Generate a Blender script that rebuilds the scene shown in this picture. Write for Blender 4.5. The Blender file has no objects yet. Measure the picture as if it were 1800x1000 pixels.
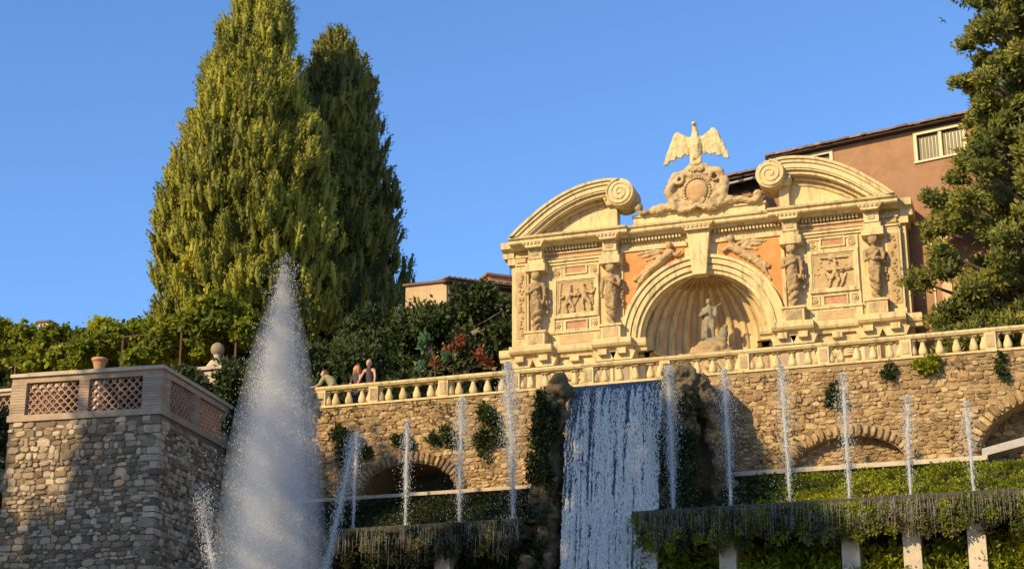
import bpy, math, random
import numpy as np
from mathutils import Vector, Matrix
random.seed(7); rng = np.random.default_rng(7)
SC = bpy.context.scene
COL = SC.collection
R = math.radians
# ------------------------------------------------------------------ camera, sky, sun, exposure
cam_d = bpy.data.cameras.new('camera'); cam = bpy.data.objects.new('camera', cam_d); COL.objects.link(cam)
cam.location = (12.18, -56.09, -13.39)
cam.rotation_euler = (R(90 + 17.9), 0, R(18.9))
cam_d.sensor_width = 36; cam_d.lens = 59.4; cam_d.clip_start = .5; cam_d.clip_end = 4000
SC.camera = cam
SUN_AZ, SUN_EL = R(28), R(27)            # light travels towards +X by SUN_AZ from +Y
W = bpy.data.worlds.new('World'); SC.world = W; W.use_nodes = True
wn = W.node_tree.nodes; wl = W.node_tree.links
for n in list(wn): wn.remove(n)
sky = wn.new('ShaderNodeTexSky'); sky.sky_type = 'NISHITA'; sky.sun_disc = False
sky.sun_elevation = SUN_EL; sky.sun_rotation = R(180) + SUN_AZ
sky.altitude = 300; sky.air_density = 1.0; sky.dust_density = .1; sky.ozone_density = 7.5
wb = wn.new('ShaderNodeBackground'); wb.inputs['Strength'].default_value = .15
wo = wn.new('ShaderNodeOutputWorld')
wl.new(sky.outputs[0], wb.inputs[0]); wl.new(wb.outputs[0], wo.inputs[0])
sun_d = bpy.data.lights.new('sun', 'SUN'); sun = bpy.data.objects.new('sun', sun_d); COL.objects.link(sun)
sun_d.energy = 3.9; sun_d.angle = R(.53); sun_d.color = (1, .78, .43)
sd = Vector((math.sin(SUN_AZ) * math.cos(SUN_EL), math.cos(SUN_AZ) * math.cos(SUN_EL), -math.sin(SUN_EL)))
sun.rotation_euler = sd.to_track_quat('-Z', 'Y').to_euler(); sun.location = (-40, -80, 60)
SC.view_settings.view_transform = 'Standard'; SC.view_settings.look = 'None'
SC.view_settings.exposure = 0.66; SC.view_settings.gamma = 1
SC.cycles.max_bounces = 5; SC.cycles.transparent_max_bounces = 24; SC.cycles.volume_bounces = 2
SC.cycles.use_denoising = True
SC.cycles.sample_clamp_indirect = 6

# ------------------------------------------------------------------ helpers
def tag(o, label, cat=None, group=None, kind=None):
    if label: o['label'] = label
    if cat: o['category'] = cat
    if group: o['group'] = group
    if kind: o['kind'] = kind
    return o
def thing(name, label, cat, loc=(0, 0, 0), group=None, rz=0):
    o = bpy.data.objects.new(name, None); COL.objects.link(o); o.location = loc; o.rotation_euler = (0, 0, rz)
    o.empty_display_size = .2
    return tag(o, label, cat, group)
def wloc(o):
    v = Vector((0, 0, 0))
    while o is not None: v = v + Vector(o.location); o = o.parent
    return v
def link(name, me, parent=None, loc=None, rot=None, scale=None):
    o = bpy.data.objects.new(name, me); COL.objects.link(o)
    if parent is not None: o.parent = parent
    if loc is not None: o.location = loc
    if rot is not None: o.rotation_euler = rot
    if scale is not None: o.scale = scale
    return o
def np_mesh(name, V, F, mat, tint=None, smooth=False):
    V = np.asarray(V, np.float32); F = np.asarray(F, np.int32)
    me = bpy.data.meshes.new(name); n, k = F.shape
    me.vertices.add(len(V)); me.vertices.foreach_set('co', V.ravel())
    me.loops.add(n * k); me.loops.foreach_set('vertex_index', F.ravel())
    me.polygons.add(n); me.polygons.foreach_set('loop_start', np.arange(0, n * k, k, dtype=np.int32))
    me.polygons.foreach_set('loop_total', np.full(n, k, np.int32))
    if smooth: me.polygons.foreach_set('use_smooth', np.ones(n, bool))
    if tint is not None:
        a = me.attributes.new('tint', 'FLOAT', 'POINT'); a.data.foreach_set('value', np.asarray(tint, np.float32))
    me.update(calc_edges=True); me.materials.append(mat); return me
class MB:
    def __init__(s): s.v = []; s.f = []
    def add(s, vs, fs):
        b = len(s.v); s.v += [tuple(map(float, p)) for p in vs]; s.f += [tuple(b + i for i in f) for f in fs]; return s
    def box(s, x0, x1, y0, y1, z0, z1):
        return s.add([(x0,y0,z0),(x1,y0,z0),(x1,y1,z0),(x0,y1,z0),(x0,y0,z1),(x1,y0,z1),(x1,y1,z1),(x0,y1,z1)],
                     [(0,3,2,1),(4,5,6,7),(0,1,5,4),(1,2,6,5),(2,3,7,6),(3,0,4,7)])
    def prism(s, pts, y0, y1):                      # polygon in XZ, extruded along Y (y0 front)
        n = len(pts)
        a = sum(pts[i][0]*pts[(i+1)%n][1]-pts[(i+1)%n][0]*pts[i][1] for i in range(n))
        if a < 0: pts = pts[::-1]
        vs = [(x, y0, z) for x, z in pts] + [(x, y1, z) for x, z in pts]
        fs = [tuple(range(n)), tuple(range(2*n-1, n-1, -1))] + [(i, n+i, n+(i+1)%n, (i+1)%n) for i in range(n)]
        return s.add(vs, fs)
    def xprism(s, pts, x0, x1):                     # profile in YZ, extruded along X
        n = len(pts)
        a = sum(pts[i][0]*pts[(i+1)%n][1]-pts[(i+1)%n][0]*pts[i][1] for i in range(n))
        if a < 0: pts = pts[::-1]
        vs = [(x0, y, z) for y, z in pts] + [(x1, y, z) for y, z in pts]
        fs = [tuple(range(n-1, -1, -1)), tuple(range(n, 2*n))] + [(i, (i+1)%n, n+(i+1)%n, n+i) for i in range(n)]
        return s.add(vs, fs)
    def band(s, A, B, y0, y1):                      # strip between two XZ polylines, with depth
        n = len(A)
        vs = [(x,y0,z) for x,z in A] + [(x,y0,z) for x,z in B] + [(x,y1,z) for x,z in A] + [(x,y1,z) for x,z in B]
        fs = []
        for i in range(n-1):
            fs += [(i,i+1,n+i+1,n+i), (2*n+i,3*n+i,3*n+i+1,2*n+i+1), (i,2*n+i,2*n+i+1,i+1), (n+i,n+i+1,3*n+i+1,3*n+i)]
        fs += [(0,n,3*n,2*n), (n-1,3*n-1,4*n-1,2*n-1)]
        return s.add(vs, fs)
    def tube(s, path, rad, n=8, cap=True):
        P = [Vector(p) for p in path]; m = len(P)
        if not hasattr(rad, '__len__'): rad = [rad]*m
        b = len(s.v); ref = None
        for i in range(m):
            t = (P[min(i+1, m-1)] - P[max(i-1, 0)]).normalized()
            if ref is None: ref = t.orthogonal().normalized()
            ref = (ref - t*ref.dot(t)).normalized(); q = t.cross(ref)
            for k in range(n):
                a = 2*math.pi*k/n; s.v.append(tuple(P[i] + (ref*math.cos(a) + q*math.sin(a))*rad[i]))
        for i in range(m-1):
            for k in range(n):
                s.f.append((b+i*n+k, b+i*n+(k+1)%n, b+(i+1)*n+(k+1)%n, b+(i+1)*n+k))
        if cap: s.f += [tuple(b+k for k in range(n-1, -1, -1)), tuple(b+(m-1)*n+k for k in range(n))]
        return s
    def lathe(s, prof, c=(0,0,0), n=12, ax='z'):
        b = len(s.v); m = len(prof)
        for r, h in prof:
            for k in range(n):
                a = 2*math.pi*k/n; u, v = r*math.cos(a), r*math.sin(a)
                s.v.append((c[0]+u, c[1]+v, c[2]+h) if ax == 'z' else (c[0]+u, c[1]+h, c[2]-v))
        for i in range(m-1):
            for k in range(n):
                s.f.append((b+i*n+k, b+i*n+(k+1)%n, b+(i+1)*n+(k+1)%n, b+(i+1)*n+k))
        s.f += [tuple(b+k for k in range(n-1,-1,-1)), tuple(b+(m-1)*n+k for k in range(n))]
        return s
    def mesh(s, name, mat, off=(0,0,0), smooth=False, bevel=0):
        me = bpy.data.meshes.new(name)
        me.from_pydata([(x-off[0], y-off[1], z-off[2]) for x, y, z in s.v], [], s.f)
        me.materials.append(mat)
        if smooth:
            for p in me.polygons: p.use_smooth = True
        me.update(); return me
    def build(s, name, mat, parent=None, smooth=False, label=None, cat=None, kind=None, group=None):
        off = wloc(parent) if parent is not None else (0, 0, 0)
        o = link(name, s.mesh(name, mat, off, smooth), parent)
        return tag(o, label, cat, group, kind)
def capsule_geo(mb, p0, p1, r0, r1, n=10):
    p0, p1 = Vector(p0), Vector(p1); d = p1 - p0; L = max(d.length, 1e-4); t = d / L
    path = []; rad = []
    for k in range(5):
        a = math.pi/2*(1 - k/4); path.append(p0 - t*r0*math.sin(a)); rad.append(max(r0*math.cos(a), r0*.05))
    for k in range(5):
        a = math.pi/2*k/4; path.append(p1 + t*r1*math.sin(a)); rad.append(max(r1*math.cos(a), r1*.05))
    mb.tube(path, rad, n)
def ell_geo(mb, c, r, n=12, m=8):
    b = len(mb.v)
    for i in range(m+1):
        a = -math.pi/2*.97 + math.pi*.97*i/m
        for k in range(n):
            t = 2*math.pi*k/n
            mb.v.append((c[0]+r[0]*math.cos(a)*math.cos(t), c[1]+r[1]*math.cos(a)*math.sin(t), c[2]+r[2]*math.sin(a)))
    for i in range(m):
        for k in range(n): mb.f.append((b+i*n+k, b+i*n+(k+1)%n, b+(i+1)*n+(k+1)%n, b+(i+1)*n+k))
    mb.f += [tuple(b+k for k in range(n-1,-1,-1)), tuple(b+m*n+k for k in range(n))]
def blob_mesh(name, items, mat, voxel=.03, smooth=3, extra=None, rough=0, rfreq=3):
    """one continuous skin grown over capsules (p0,p1,r0,r1) and ellipsoids ('e',c,r)"""
    mb = MB()
    for it in items:
        if it[0] == 'e': ell_geo(mb, it[1], it[2])
        else: capsule_geo(mb, *it)
    if extra: extra(mb)
    tmp = link('tmp_blob', mb.mesh('tmp_blob', mat))
    m = tmp.modifiers.new('r', 'REMESH'); m.mode = 'VOXEL'; m.voxel_size = voxel; m.use_smooth_shade = True
    if smooth:
        m2 = tmp.modifiers.new('s', 'SMOOTH'); m2.factor = .5; m2.iterations = smooth
    dg = bpy.context.evaluated_depsgraph_get()
    me = bpy.data.meshes.new_from_object(tmp.evaluated_get(dg)); me.name = name
    old = tmp.data; bpy.data.objects.remove(tmp); bpy.data.meshes.remove(old)
    me.materials.clear(); me.materials.append(mat)
    for p in me.polygons: p.use_smooth = True
    if rough:
        n = len(me.vertices); co = np.empty(n*3, np.float32); no = np.empty(n*3, np.float32)
        me.vertices.foreach_get('co', co); me.vertices.foreach_get('normal', no); co = co.reshape(-1, 3); no = no.reshape(-1, 3)
        d = (noise3(co*rfreq)-.5) + .5*(noise3(co*rfreq*2.3, 4)-.5) + .3*(noise3(co*rfreq*5, 7)-.5)
        me.vertices.foreach_set('co', (co + no*(d*rough)[:, None]).astype(np.float32).ravel()); me.update()
    return me
def _h(i, j, k, s):
    x = (i*374761393 + j*668265263 + k*2147483647 + s*974634777) & 0xffffffff
    x = ((x ^ (x >> 13)) * 1274126177) & 0xffffffff
    return ((x ^ (x >> 16)) & 0xffff) / 65535.0
def noise3(p, s=0):
    p = np.asarray(p, float); i = np.floor(p).astype(np.int64); f = p - i; f = f*f*(3-2*f); out = 0
    for a in (0, 1):
        for b in (0, 1):
            for c in (0, 1):
                w = (f[..., 0] if a else 1-f[..., 0])*(f[..., 1] if b else 1-f[..., 1])*(f[..., 2] if c else 1-f[..., 2])
                out = out + w*_h(i[..., 0]+a, i[..., 1]+b, i[..., 2]+c, s)
    return out
def unit(v): return v/np.maximum(np.linalg.norm(v, axis=-1, keepdims=True), 1e-6)
def leaf_arrays(C, D, k, length, width, spread, tint, bend=.25, N=None):
    """k diamond leaves in a tuft at every centre C, growing roughly along D"""
    n = len(C); C = np.repeat(C, k, 0); D = np.repeat(D, k, 0); T = np.repeat(tint, k) + rng.normal(0, .07, n*k)
    d = unit(D + rng.normal(0, spread, (n*k, 3))); side = unit(np.cross(d, rng.normal(0, 1 if N is None else .5, (n*k, 3)) + (0 if N is None else np.repeat(N, k, 0))))
    nrm = np.cross(d, side)
    L = (length*(.6+.8*rng.random(n*k)))[:, None]; w = (width*(.6+.8*rng.random(n*k)))[:, None]
    base = C + rng.normal(0, length*.35, (n*k, 3))
    mid = base + d*L*.5 + nrm*L*bend*.4
    V = np.stack([base, mid+side*w, base+d*L, mid-side*w], 1).reshape(-1, 3)
    F = np.arange(n*k*4).reshape(-1, 4)
    return V, F, np.repeat(T, 4)
def foliage(name, C, D, k, length, width, spread, tint, mat, parent=None, kind=None, **kw):
    V, F, T = leaf_arrays(np.asarray(C), np.asarray(D), k, length, width, spread, np.asarray(tint), **kw)
    if parent is not None: V = V - np.array(wloc(parent))
    o = link(name, np_mesh(name, V, F, mat, T), parent)
    if kind: o['kind'] = kind
    return o
def lump_points(c, r, n, hollow=.5, squash=1):
    d = unit(rng.normal(0, 1, (n, 3))); q = (hollow + (1-hollow)*rng.random(n))[:, None]
    return np.asarray(c) + d*np.asarray(r)*q, d

# ------------------------------------------------------------------ materials
def new_mat(name):
    m = bpy.data.materials.new(name); m.use_nodes = True; nt = m.node_tree
    for n in list(nt.nodes): nt.nodes.remove(n)
    out = nt.nodes.new('ShaderNodeOutputMaterial'); return m, nt, out
def ramp(nt, fac, stops):
    r = nt.nodes.new('ShaderNodeValToRGB'); e = r.color_ramp.elements
    e[0].position, e[0].color = stops[0][0], (*stops[0][1], 1); e[1].position, e[1].color = stops[-1][0], (*stops[-1][1], 1)
    for p, c in stops[1:-1]:
        q = e.new(p); q.color = (*c, 1)
    nt.links.new(fac, r.inputs[0]); return r.outputs[0]
def math_n(nt, op, a, b=None, c=None):
    n = nt.nodes.new('ShaderNodeMath'); n.operation = op
    for i, v in enumerate((a, b, c)):
        if v is None: continue
        if isinstance(v, (int, float)): n.inputs[i].default_value = v
        else: nt.links.new(v, n.inputs[i])
    return n.outputs[0]
def noise_n(nt, vec, scale, detail=4, rough=.6):
    n = nt.nodes.new('ShaderNodeTexNoise'); n.inputs['Scale'].default_value = scale
    n.inputs['Detail'].default_value = detail; n.inputs['Roughness'].default_value = rough
    nt.links.new(vec, n.inputs['Vector']); return n.outputs[0]
def tint_n(nt):
    a = nt.nodes.new('ShaderNodeAttribute'); a.attribute_name = 'tint'
    o = nt.nodes.new('ShaderNodeObjectInfo')
    return a.outputs['Fac'], o.outputs['Random']
def mixc(nt, fac, a, b, mode='MIX'):
    n = nt.nodes.new('ShaderNodeMix'); n.data_type = 'RGBA'; n.blend_type = mode
    for idx, v in ((0, fac), (6, a), (7, b)):
        if isinstance(v, (int, float)): n.inputs[idx].default_value = v
        elif isinstance(v, tuple): n.inputs[idx].default_value = (*v, 1)
        else: nt.links.new(v, n.inputs[idx])
    return n.outputs[2]
def rock_mat(name, stops, scale=1.5, fine=14, bump=.35, rough=.9, per_piece=.6, stain=None, stain_scale=.35, dist=.03, streak=None):
    """mineral surface: large mottling + fine grain + per-piece tone + optional stains"""
    m, nt, out = new_mat(name)
    b = nt.nodes.new('ShaderNodeBsdfPrincipled'); b.inputs['Roughness'].default_value = rough
    b.inputs['Specular IOR Level'].default_value = .25
    g = nt.nodes.new('ShaderNodeNewGeometry'); pos = g.outputs['Position']
    big = noise_n(nt, pos, scale, 5, .65); fin = noise_n(nt, pos, fine, 4, .7)
    at, rn = tint_n(nt)
    pc = math_n(nt, 'FRACT', math_n(nt, 'ADD', at, rn))
    f = math_n(nt, 'ADD', math_n(nt, 'MULTIPLY', big, 1-per_piece), math_n(nt, 'MULTIPLY', pc, per_piece))
    f = math_n(nt, 'ADD', f, math_n(nt, 'MULTIPLY', math_n(nt, 'SUBTRACT', fin, .5), .45))
    col = ramp(nt, f, stops)
    if stain:
        s = noise_n(nt, pos, stain_scale, 6, .7)
        sf = nt.nodes.new('ShaderNodeMapRange'); sf.inputs[1].default_value = .52; sf.inputs[2].default_value = .68
        nt.links.new(s, sf.inputs[0])
        col = mixc(nt, math_n(nt, 'MULTIPLY', sf.outputs[0], stain[1]), col, stain[0])
    if streak:                                   # rain streaks and black crust on old stone
        mp = nt.nodes.new('ShaderNodeMapping'); mp.inputs['Scale'].default_value = (3.2, 3.2, .45); nt.links.new(pos, mp.inputs[0])
        sv = noise_n(nt, mp.outputs[0], 1.6, 6, .75)
        mr = nt.nodes.new('ShaderNodeMapRange'); mr.inputs[1].default_value = .51; mr.inputs[2].default_value = .72; nt.links.new(sv, mr.inputs[0])
        col = mixc(nt, math_n(nt, 'MULTIPLY', mr.outputs[0], streak[1]), col, streak[0])
    nt.links.new(col, b.inputs['Base Color'])
    bp = nt.nodes.new('ShaderNodeBump'); bp.inputs['Strength'].default_value = bump; bp.inputs['Distance'].default_value = dist
    nt.links.new(math_n(nt, 'ADD', fin, math_n(nt, 'MULTIPLY', big, .6)), bp.inputs['Height'])
    nt.links.new(bp.outputs[0], b.inputs['Normal'])
    nt.links.new(b.outputs[0], out.inputs[0]); return m
def leaf_mat(name, stops, scale=.5, trans=.35, tscale=.55):
    m, nt, out = new_mat(name)
    g = nt.nodes.new('ShaderNodeNewGeometry')
    big = noise_n(nt, g.outputs['Position'], scale, 3, .6); at, rn = tint_n(nt)
    f = math_n(nt, 'ADD', math_n(nt, 'MULTIPLY', big, 1-tscale), math_n(nt, 'MULTIPLY', at, tscale))
    col = ramp(nt, f, stops)
    d = nt.nodes.new('ShaderNodeBsdfPrincipled'); d.inputs['Roughness'].default_value = .6; d.inputs['Specular IOR Level'].default_value = .3
    t = nt.nodes.new('ShaderNodeBsdfTranslucent'); mx = nt.nodes.new('ShaderNodeMixShader'); mx.inputs[0].default_value = trans
    nt.links.new(col, d.inputs['Base Color']); nt.links.new(col, t.inputs[0])
    nt.links.new(d.outputs[0], mx.inputs[1]); nt.links.new(t.outputs[0], mx.inputs[2]); nt.links.new(mx.outputs[0], out.inputs[0])
    return m
def plain_mat(name, c, rough=.7, var=.25, scale=8, metal=0, bump=.1):
    m = rock_mat(name, [(.2, tuple(x*(1-var) for x in c)), (.8, tuple(min(x*(1+var), 1) for x in c))], scale, scale*6, bump, rough, .15)
    return m
def spray_mat(name, c=(.9, .93, .97), alpha=.6):
    m, nt, out = new_mat(name); m.use_transparent_shadow = True
    d = nt.nodes.new('ShaderNodeBsdfDiffuse'); d.inputs[0].default_value = (*c, 1)
    t = nt.nodes.new('ShaderNodeBsdfTranslucent'); t.inputs[0].default_value = (*c, 1)
    mx = nt.nodes.new('ShaderNodeMixShader'); mx.inputs[0].default_value = .5
    nt.links.new(d.outputs[0], mx.inputs[1]); nt.links.new(t.outputs[0], mx.inputs[2])
    if alpha >= 1:
        nt.links.new(mx.outputs[0], out.inputs[0]); return m
    tr = nt.nodes.new('ShaderNodeBsdfTransparent'); m2 = nt.nodes.new('ShaderNodeMixShader'); m2.inputs[0].default_value = alpha
    nt.links.new(tr.outputs[0], m2.inputs[1]); nt.links.new(mx.outputs[0], m2.inputs[2]); nt.links.new(m2.outputs[0], out.inputs[0])
    return m
M = {}
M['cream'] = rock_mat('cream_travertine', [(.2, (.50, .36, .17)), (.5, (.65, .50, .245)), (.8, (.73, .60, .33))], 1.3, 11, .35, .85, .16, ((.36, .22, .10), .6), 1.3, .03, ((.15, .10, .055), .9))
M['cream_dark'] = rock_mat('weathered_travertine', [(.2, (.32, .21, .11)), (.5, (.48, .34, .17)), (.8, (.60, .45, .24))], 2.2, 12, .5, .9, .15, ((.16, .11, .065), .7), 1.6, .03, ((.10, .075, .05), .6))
M['ochre'] = rock_mat('ochre_plaster', [(.2, (.44, .18, .06)), (.5, (.54, .25, .08)), (.85, (.58, .37, .16))], 1.6, 10, .2, .9, .05)
M['ochre_crest'] = rock_mat('stained_crest', [(.2, (.34, .20, .10)), (.5, (.50, .31, .14)), (.8, (.60, .42, .22))], 2.5, 14, .4, .9, .05, ((.46, .17, .04), .8), 2.4)
M['redpanel'] = rock_mat('red_mosaic', [(.2, (.30, .14, .075)), (.5, (.46, .235, .13)), (.8, (.58, .37, .2))], 6, 30, .5, .9, .1)
M['figure'] = rock_mat('brown_stucco', [(.2, (.19, .12, .06)), (.5, (.35, .235, .115)), (.8, (.48, .34, .18))], 3, 16, .35, .9, .1)
M['relief'] = rock_mat('relief_stucco', [(.2, (.34, .22, .10)), (.5, (.48, .33, .16)), (.8, (.58, .42, .22))], 3, 18, .6, .9, .1)
M['niche'] = rock_mat('niche_stone', [(.2, (.36, .22, .115)), (.5, (.60, .41, .23)), (.8, (.72, .54, .33))], 2.5, 14, .5, .9, .1)
M['statue'] = rock_mat('grey_green_statue', [(.2, (.13, .11, .07)), (.5, (.24, .205, .13)), (.8, (.36, .29, .18))], 5, 20, .3, .85, .1)
M['rubble'] = rock_mat('rubble_stone', [(.10, (.14, .085, .042)), (.38, (.31, .195, .09)), (.62, (.46, .305, .14)), (.92, (.64, .46, .24))], 1.2, 9, 1.0, .95, .55, ((.10, .075, .045), .85), .35, .05, ((.09, .068, .042), .85))
M['mortar'] = rock_mat('lime_mortar', [(.2, (.16, .10, .05)), (.5, (.31, .20, .095)), (.8, (.45, .305, .15))], 2, 12, .8, .95, .1, ((.09, .07, .045), .8), .6)
M['towerst'] = rock_mat('grey_rubble_stone', [(.12, (.12, .085, .055)), (.4, (.28, .20, .125)), (.65, (.45, .335, .215)), (.92, (.66, .55, .39))], 1.0, 9, .8, .95, .65, ((.10, .09, .07), .45), .5)
M['towermortar'] = rock_mat('grey_mortar', [(.2, (.12, .08, .05)), (.5, (.21, .15, .095)), (.8, (.32, .23, .15))], 2, 12, .8, .95, .1)
M['brick'] = rock_mat('pinkish_brick_plaster', [(.2, (.30, .20, .135)), (.5, (.42, .30, .20)), (.8, (.52, .40, .285))], 3, 16, .4, .9, .25, ((.22, .18, .14), .4), .8)
M['coping'] = rock_mat('parapet_coping', [(.2, (.38, .28, .19)), (.5, (.52, .41, .29)), (.8, (.62, .52, .39))], 3, 16, .4, .9, .2)
M['lattice'] = rock_mat('terracotta_lattice', [(.2, (.30, .17, .11)), (.5, (.40, .25, .17)), (.8, (.50, .33, .23))], 4, 20, .3, .9, .3)
M['mossrock'] = rock_mat('mossy_tufa', [(.15, (.045, .038, .022)), (.4, (.12, .09, .052)), (.62, (.21, .15, .085)), (.9, (.33, .24, .145))], 2.2, 9, 1.0, .95, .15, ((.07, .09, .02), .7), .9, .08)
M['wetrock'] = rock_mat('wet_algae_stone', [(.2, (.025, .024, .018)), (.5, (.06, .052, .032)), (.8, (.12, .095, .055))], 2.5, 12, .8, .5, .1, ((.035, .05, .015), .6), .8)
M['ledge'] = rock_mat('pale_ledge', [(.2, (.34, .27, .18)), (.5, (.5, .41, .28)), (.8, (.6, .51, .36))], 3, 16, .4, .85, .2)
M['plaster'] = rock_mat('terracotta_plaster', [(.2, (.25, .125, .062)), (.5, (.335, .18, .095)), (.8, (.42, .245, .138))], .9, 7, .5, .95, .05, ((.22, .15, .11), .5), .45)
M['beige_plaster'] = rock_mat('beige_plaster', [(.2, (.42, .27, .14)), (.5, (.56, .38, .21)), (.8, (.64, .46, .27))], .8, 7, .4, .95, .05, ((.3, .2, .12), .5), .6)
M['dark_eave'] = plain_mat('dark_eave', (.05, .032, .025), .8, .4, 3)
M['tile'] = rock_mat('roof_tile', [(.2, (.16, .09, .06)), (.5, (.26, .15, .10)), (.8, (.36, .23, .16))], 3, 14, .4, .9, .5)
M['frame'] = plain_mat('cream_window_frame', (.66, .54, .33), .7, .12, 6)
M['shutter'] = plain_mat('olive_shutter', (.23, .19, .11), .7, .2, 6)
M['pipe'] = plain_mat('grey_pipe', (.4, .36, .31), .45, .2, 6)
M['iron'] = plain_mat('rusty_iron', (.11, .06, .04), .7, .3, 6)
M['pot'] = plain_mat('terracotta_pot', (.52, .27, .14), .8, .2, 6)
M['soil'] = plain_mat('soil', (.09, .065, .04), .95, .3, 2)
M['gravel'] = plain_mat('terrace_gravel', (.36, .29, .2), .95, .2, 4)
M['bark'] = plain_mat('bark', (.11, .075, .05), .95, .35, 5, bump=.5)
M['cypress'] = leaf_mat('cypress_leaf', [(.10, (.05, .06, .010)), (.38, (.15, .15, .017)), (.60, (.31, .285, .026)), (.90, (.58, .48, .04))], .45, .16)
M['cypress_shaded'] = leaf_mat('shade_darkened_cypress_leaf', [(.10, (.03, .038, .008)), (.40, (.085, .09, .013)), (.66, (.17, .16, .02)), (.95, (.34, .28, .03))], .45, .12)  # cypress leaf colour darkened to carry the shade of the front tree
M['conifer'] = leaf_mat('conifer_leaf', [(.10, (.05, .066, .014)), (.45, (.155, .165, .026)), (.72, (.29, .26, .036)), (.95, (.42, .30, .055))], .6, .25)
M['vine'] = leaf_mat('vine_leaf', [(.15, (.07, .095, .008)), (.45, (.22, .245, .013)), (.7, (.42, .41, .018)), (.95, (.64, .55, .024))], .5, .45)
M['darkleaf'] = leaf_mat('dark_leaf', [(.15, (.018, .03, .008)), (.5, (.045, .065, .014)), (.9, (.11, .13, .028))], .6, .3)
M['redleaf'] = leaf_mat('red_leaf', [(.15, (.16, .04, .015)), (.5, (.34, .10, .035)), (.9, (.5, .22, .07))], .8, .4)
M['paleleaf'] = leaf_mat('pale_green_leaf', [(.15, (.06, .13, .05)), (.5, (.14, .25, .12)), (.9, (.26, .36, .2))], .8, .4)
M['moss'] = leaf_mat('moss', [(.2, (.07, .09, .008)), (.45, (.19, .22, .012)), (.65, (.33, .33, .016)), (.9, (.46, .36, .03))], .7, .3, .4)
M['mossdark'] = leaf_mat('dark_moss', [(.2, (.012, .018, .006)), (.5, (.035, .05, .010)), (.9, (.085, .10, .02))], .7, .2, .4)
M['hangmoss'] = leaf_mat('hanging_roots', [(.2, (.04, .04, .012)), (.45, (.12, .105, .03)), (.65, (.24, .19, .06)), (.9, (.40, .31, .12))], .8, .25, .5)
M['spray'] = spray_mat('water_spray', (.98, .96, .92), 1)
M['drip'] = spray_mat('dripping_water', (.55, .55, .52), .35)
M['foam'] = spray_mat('water_foam', (.98, .95, .90), 1)
M['jetcore'] = spray_mat('jet_core', (.86, .88, .9), .6)
m, nt, out = new_mat('water_sheet')
b = nt.nodes.new('ShaderNodeBsdfPrincipled'); b.inputs['Roughness'].default_value = .42
g = nt.nodes.new('ShaderNodeNewGeometry'); mp = nt.nodes.new('ShaderNodeMapping'); mp.inputs['Scale'].default_value = (9, 9, .9)
nt.links.new(g.outputs['Position'], mp.inputs[0]); h = noise_n(nt, mp.outputs[0], 1.2, 5, .7)
mp2 = nt.nodes.new('ShaderNodeMapping'); mp2.inputs['Scale'].default_value = (16, 16, 2.6); nt.links.new(g.outputs['Position'], mp2.inputs[0])
nt.links.new(ramp(nt, noise_n(nt, mp2.outputs[0], 1.3, 6, .8), [(.44, (.025, .03, .035)), (.54, (.10, .11, .125)), (.68, (.62, .65, .68))]), b.inputs['Base Color'])
bp = nt.nodes.new('ShaderNodeBump'); bp.inputs['Strength'].default_value = .9; bp.inputs['Distance'].default_value = .12
nt.links.new(h, bp.inputs['Height']); nt.links.new(bp.outputs[0], b.inputs['Normal']); nt.links.new(b.outputs[0], out.inputs[0]); M['water'] = m
m, nt, out = new_mat('pool_water')
b = nt.nodes.new('ShaderNodeBsdfPrincipled'); b.inputs['Base Color'].default_value = (.03, .05, .045, 1); b.inputs['Roughness'].default_value = .05
g = nt.nodes.new('ShaderNodeNewGeometry'); h = noise_n(nt, g.outputs['Position'], 2, 4, .6)
bp = nt.nodes.new('ShaderNodeBump'); bp.inputs['Strength'].default_value = .5; bp.inputs['Distance'].default_value = .1
nt.links.new(h, bp.inputs['Height']); nt.links.new(bp.outputs[0], b.inputs['Normal']); nt.links.new(b.outputs[0], out.inputs[0]); M['pool'] = m
m, nt, out = new_mat('window_glass')
b = nt.nodes.new('ShaderNodeBsdfPrincipled'); b.inputs['Base Color'].default_value = (.10, .085, .06, 1); b.inputs['Roughness'].default_value = .15
nt.links.new(b.outputs[0], out.inputs[0]); M['glass'] = m
for nm, c in (('skin', (.52, .30, .20)), ('hair_ginger', (.42, .16, .04)), ('hair_grey', (.42, .34, .25)), ('hair_auburn', (.20, .07, .03)), ('olive_shirt', (.30, .28, .15)),
              ('dark_top', (.075, .055, .055)), ('trousers', (.06, .07, .10)), ('shorts', (.25, .2, .15)), ('shoe', (.05, .04, .04)), ('white_bag', (.6, .58, .55))):
    M[nm] = plain_mat(nm, c, .75, .15, 12)

# ------------------------------------------------------------------ rubble masonry
def make_stone_protos(mat, n=14):
    out = []
    for q in range(n):
        mb = MB(); k = 9; e = random.uniform(2.8, 6.5); ph = random.uniform(0, 1); ring = []
        for i in range(k):
            a = 2*math.pi*(i+ph)/k + random.uniform(-.14, .14)
            c, s_ = math.cos(a), math.sin(a); r = (abs(c)**e + abs(s_)**e)**(-1/e)*random.uniform(.82, 1.04)
            ring.append((.5*r*c, .5*r*s_))
        vs = [(x, 0, z) for x, z in ring]
        vs += [(x*.99, -.55-random.uniform(-.1, .1), z*.99) for x, z in ring]
        tx, tz = random.uniform(-.35, .35), random.uniform(-.35, .35)
        vs += [(x*.83, -.92+tx*x+tz*z+random.uniform(-.12, .12), z*.83) for x, z in ring]
        vs += [(random.uniform(-.12, .12), -1+random.uniform(-.15, .10), random.uniform(-.12, .12))]
        fs = []
        for i in range(k):
            j = (i+1) % k
            fs += [(i, j, k+j, k+i), (k+i, k+j, 2*k+j, 2*k+i), (2*k+i, 2*k+j, 3*k)]
        mb.add(vs, fs); out.append(mb.mesh('stone', mat, smooth=False))
    return out
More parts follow.
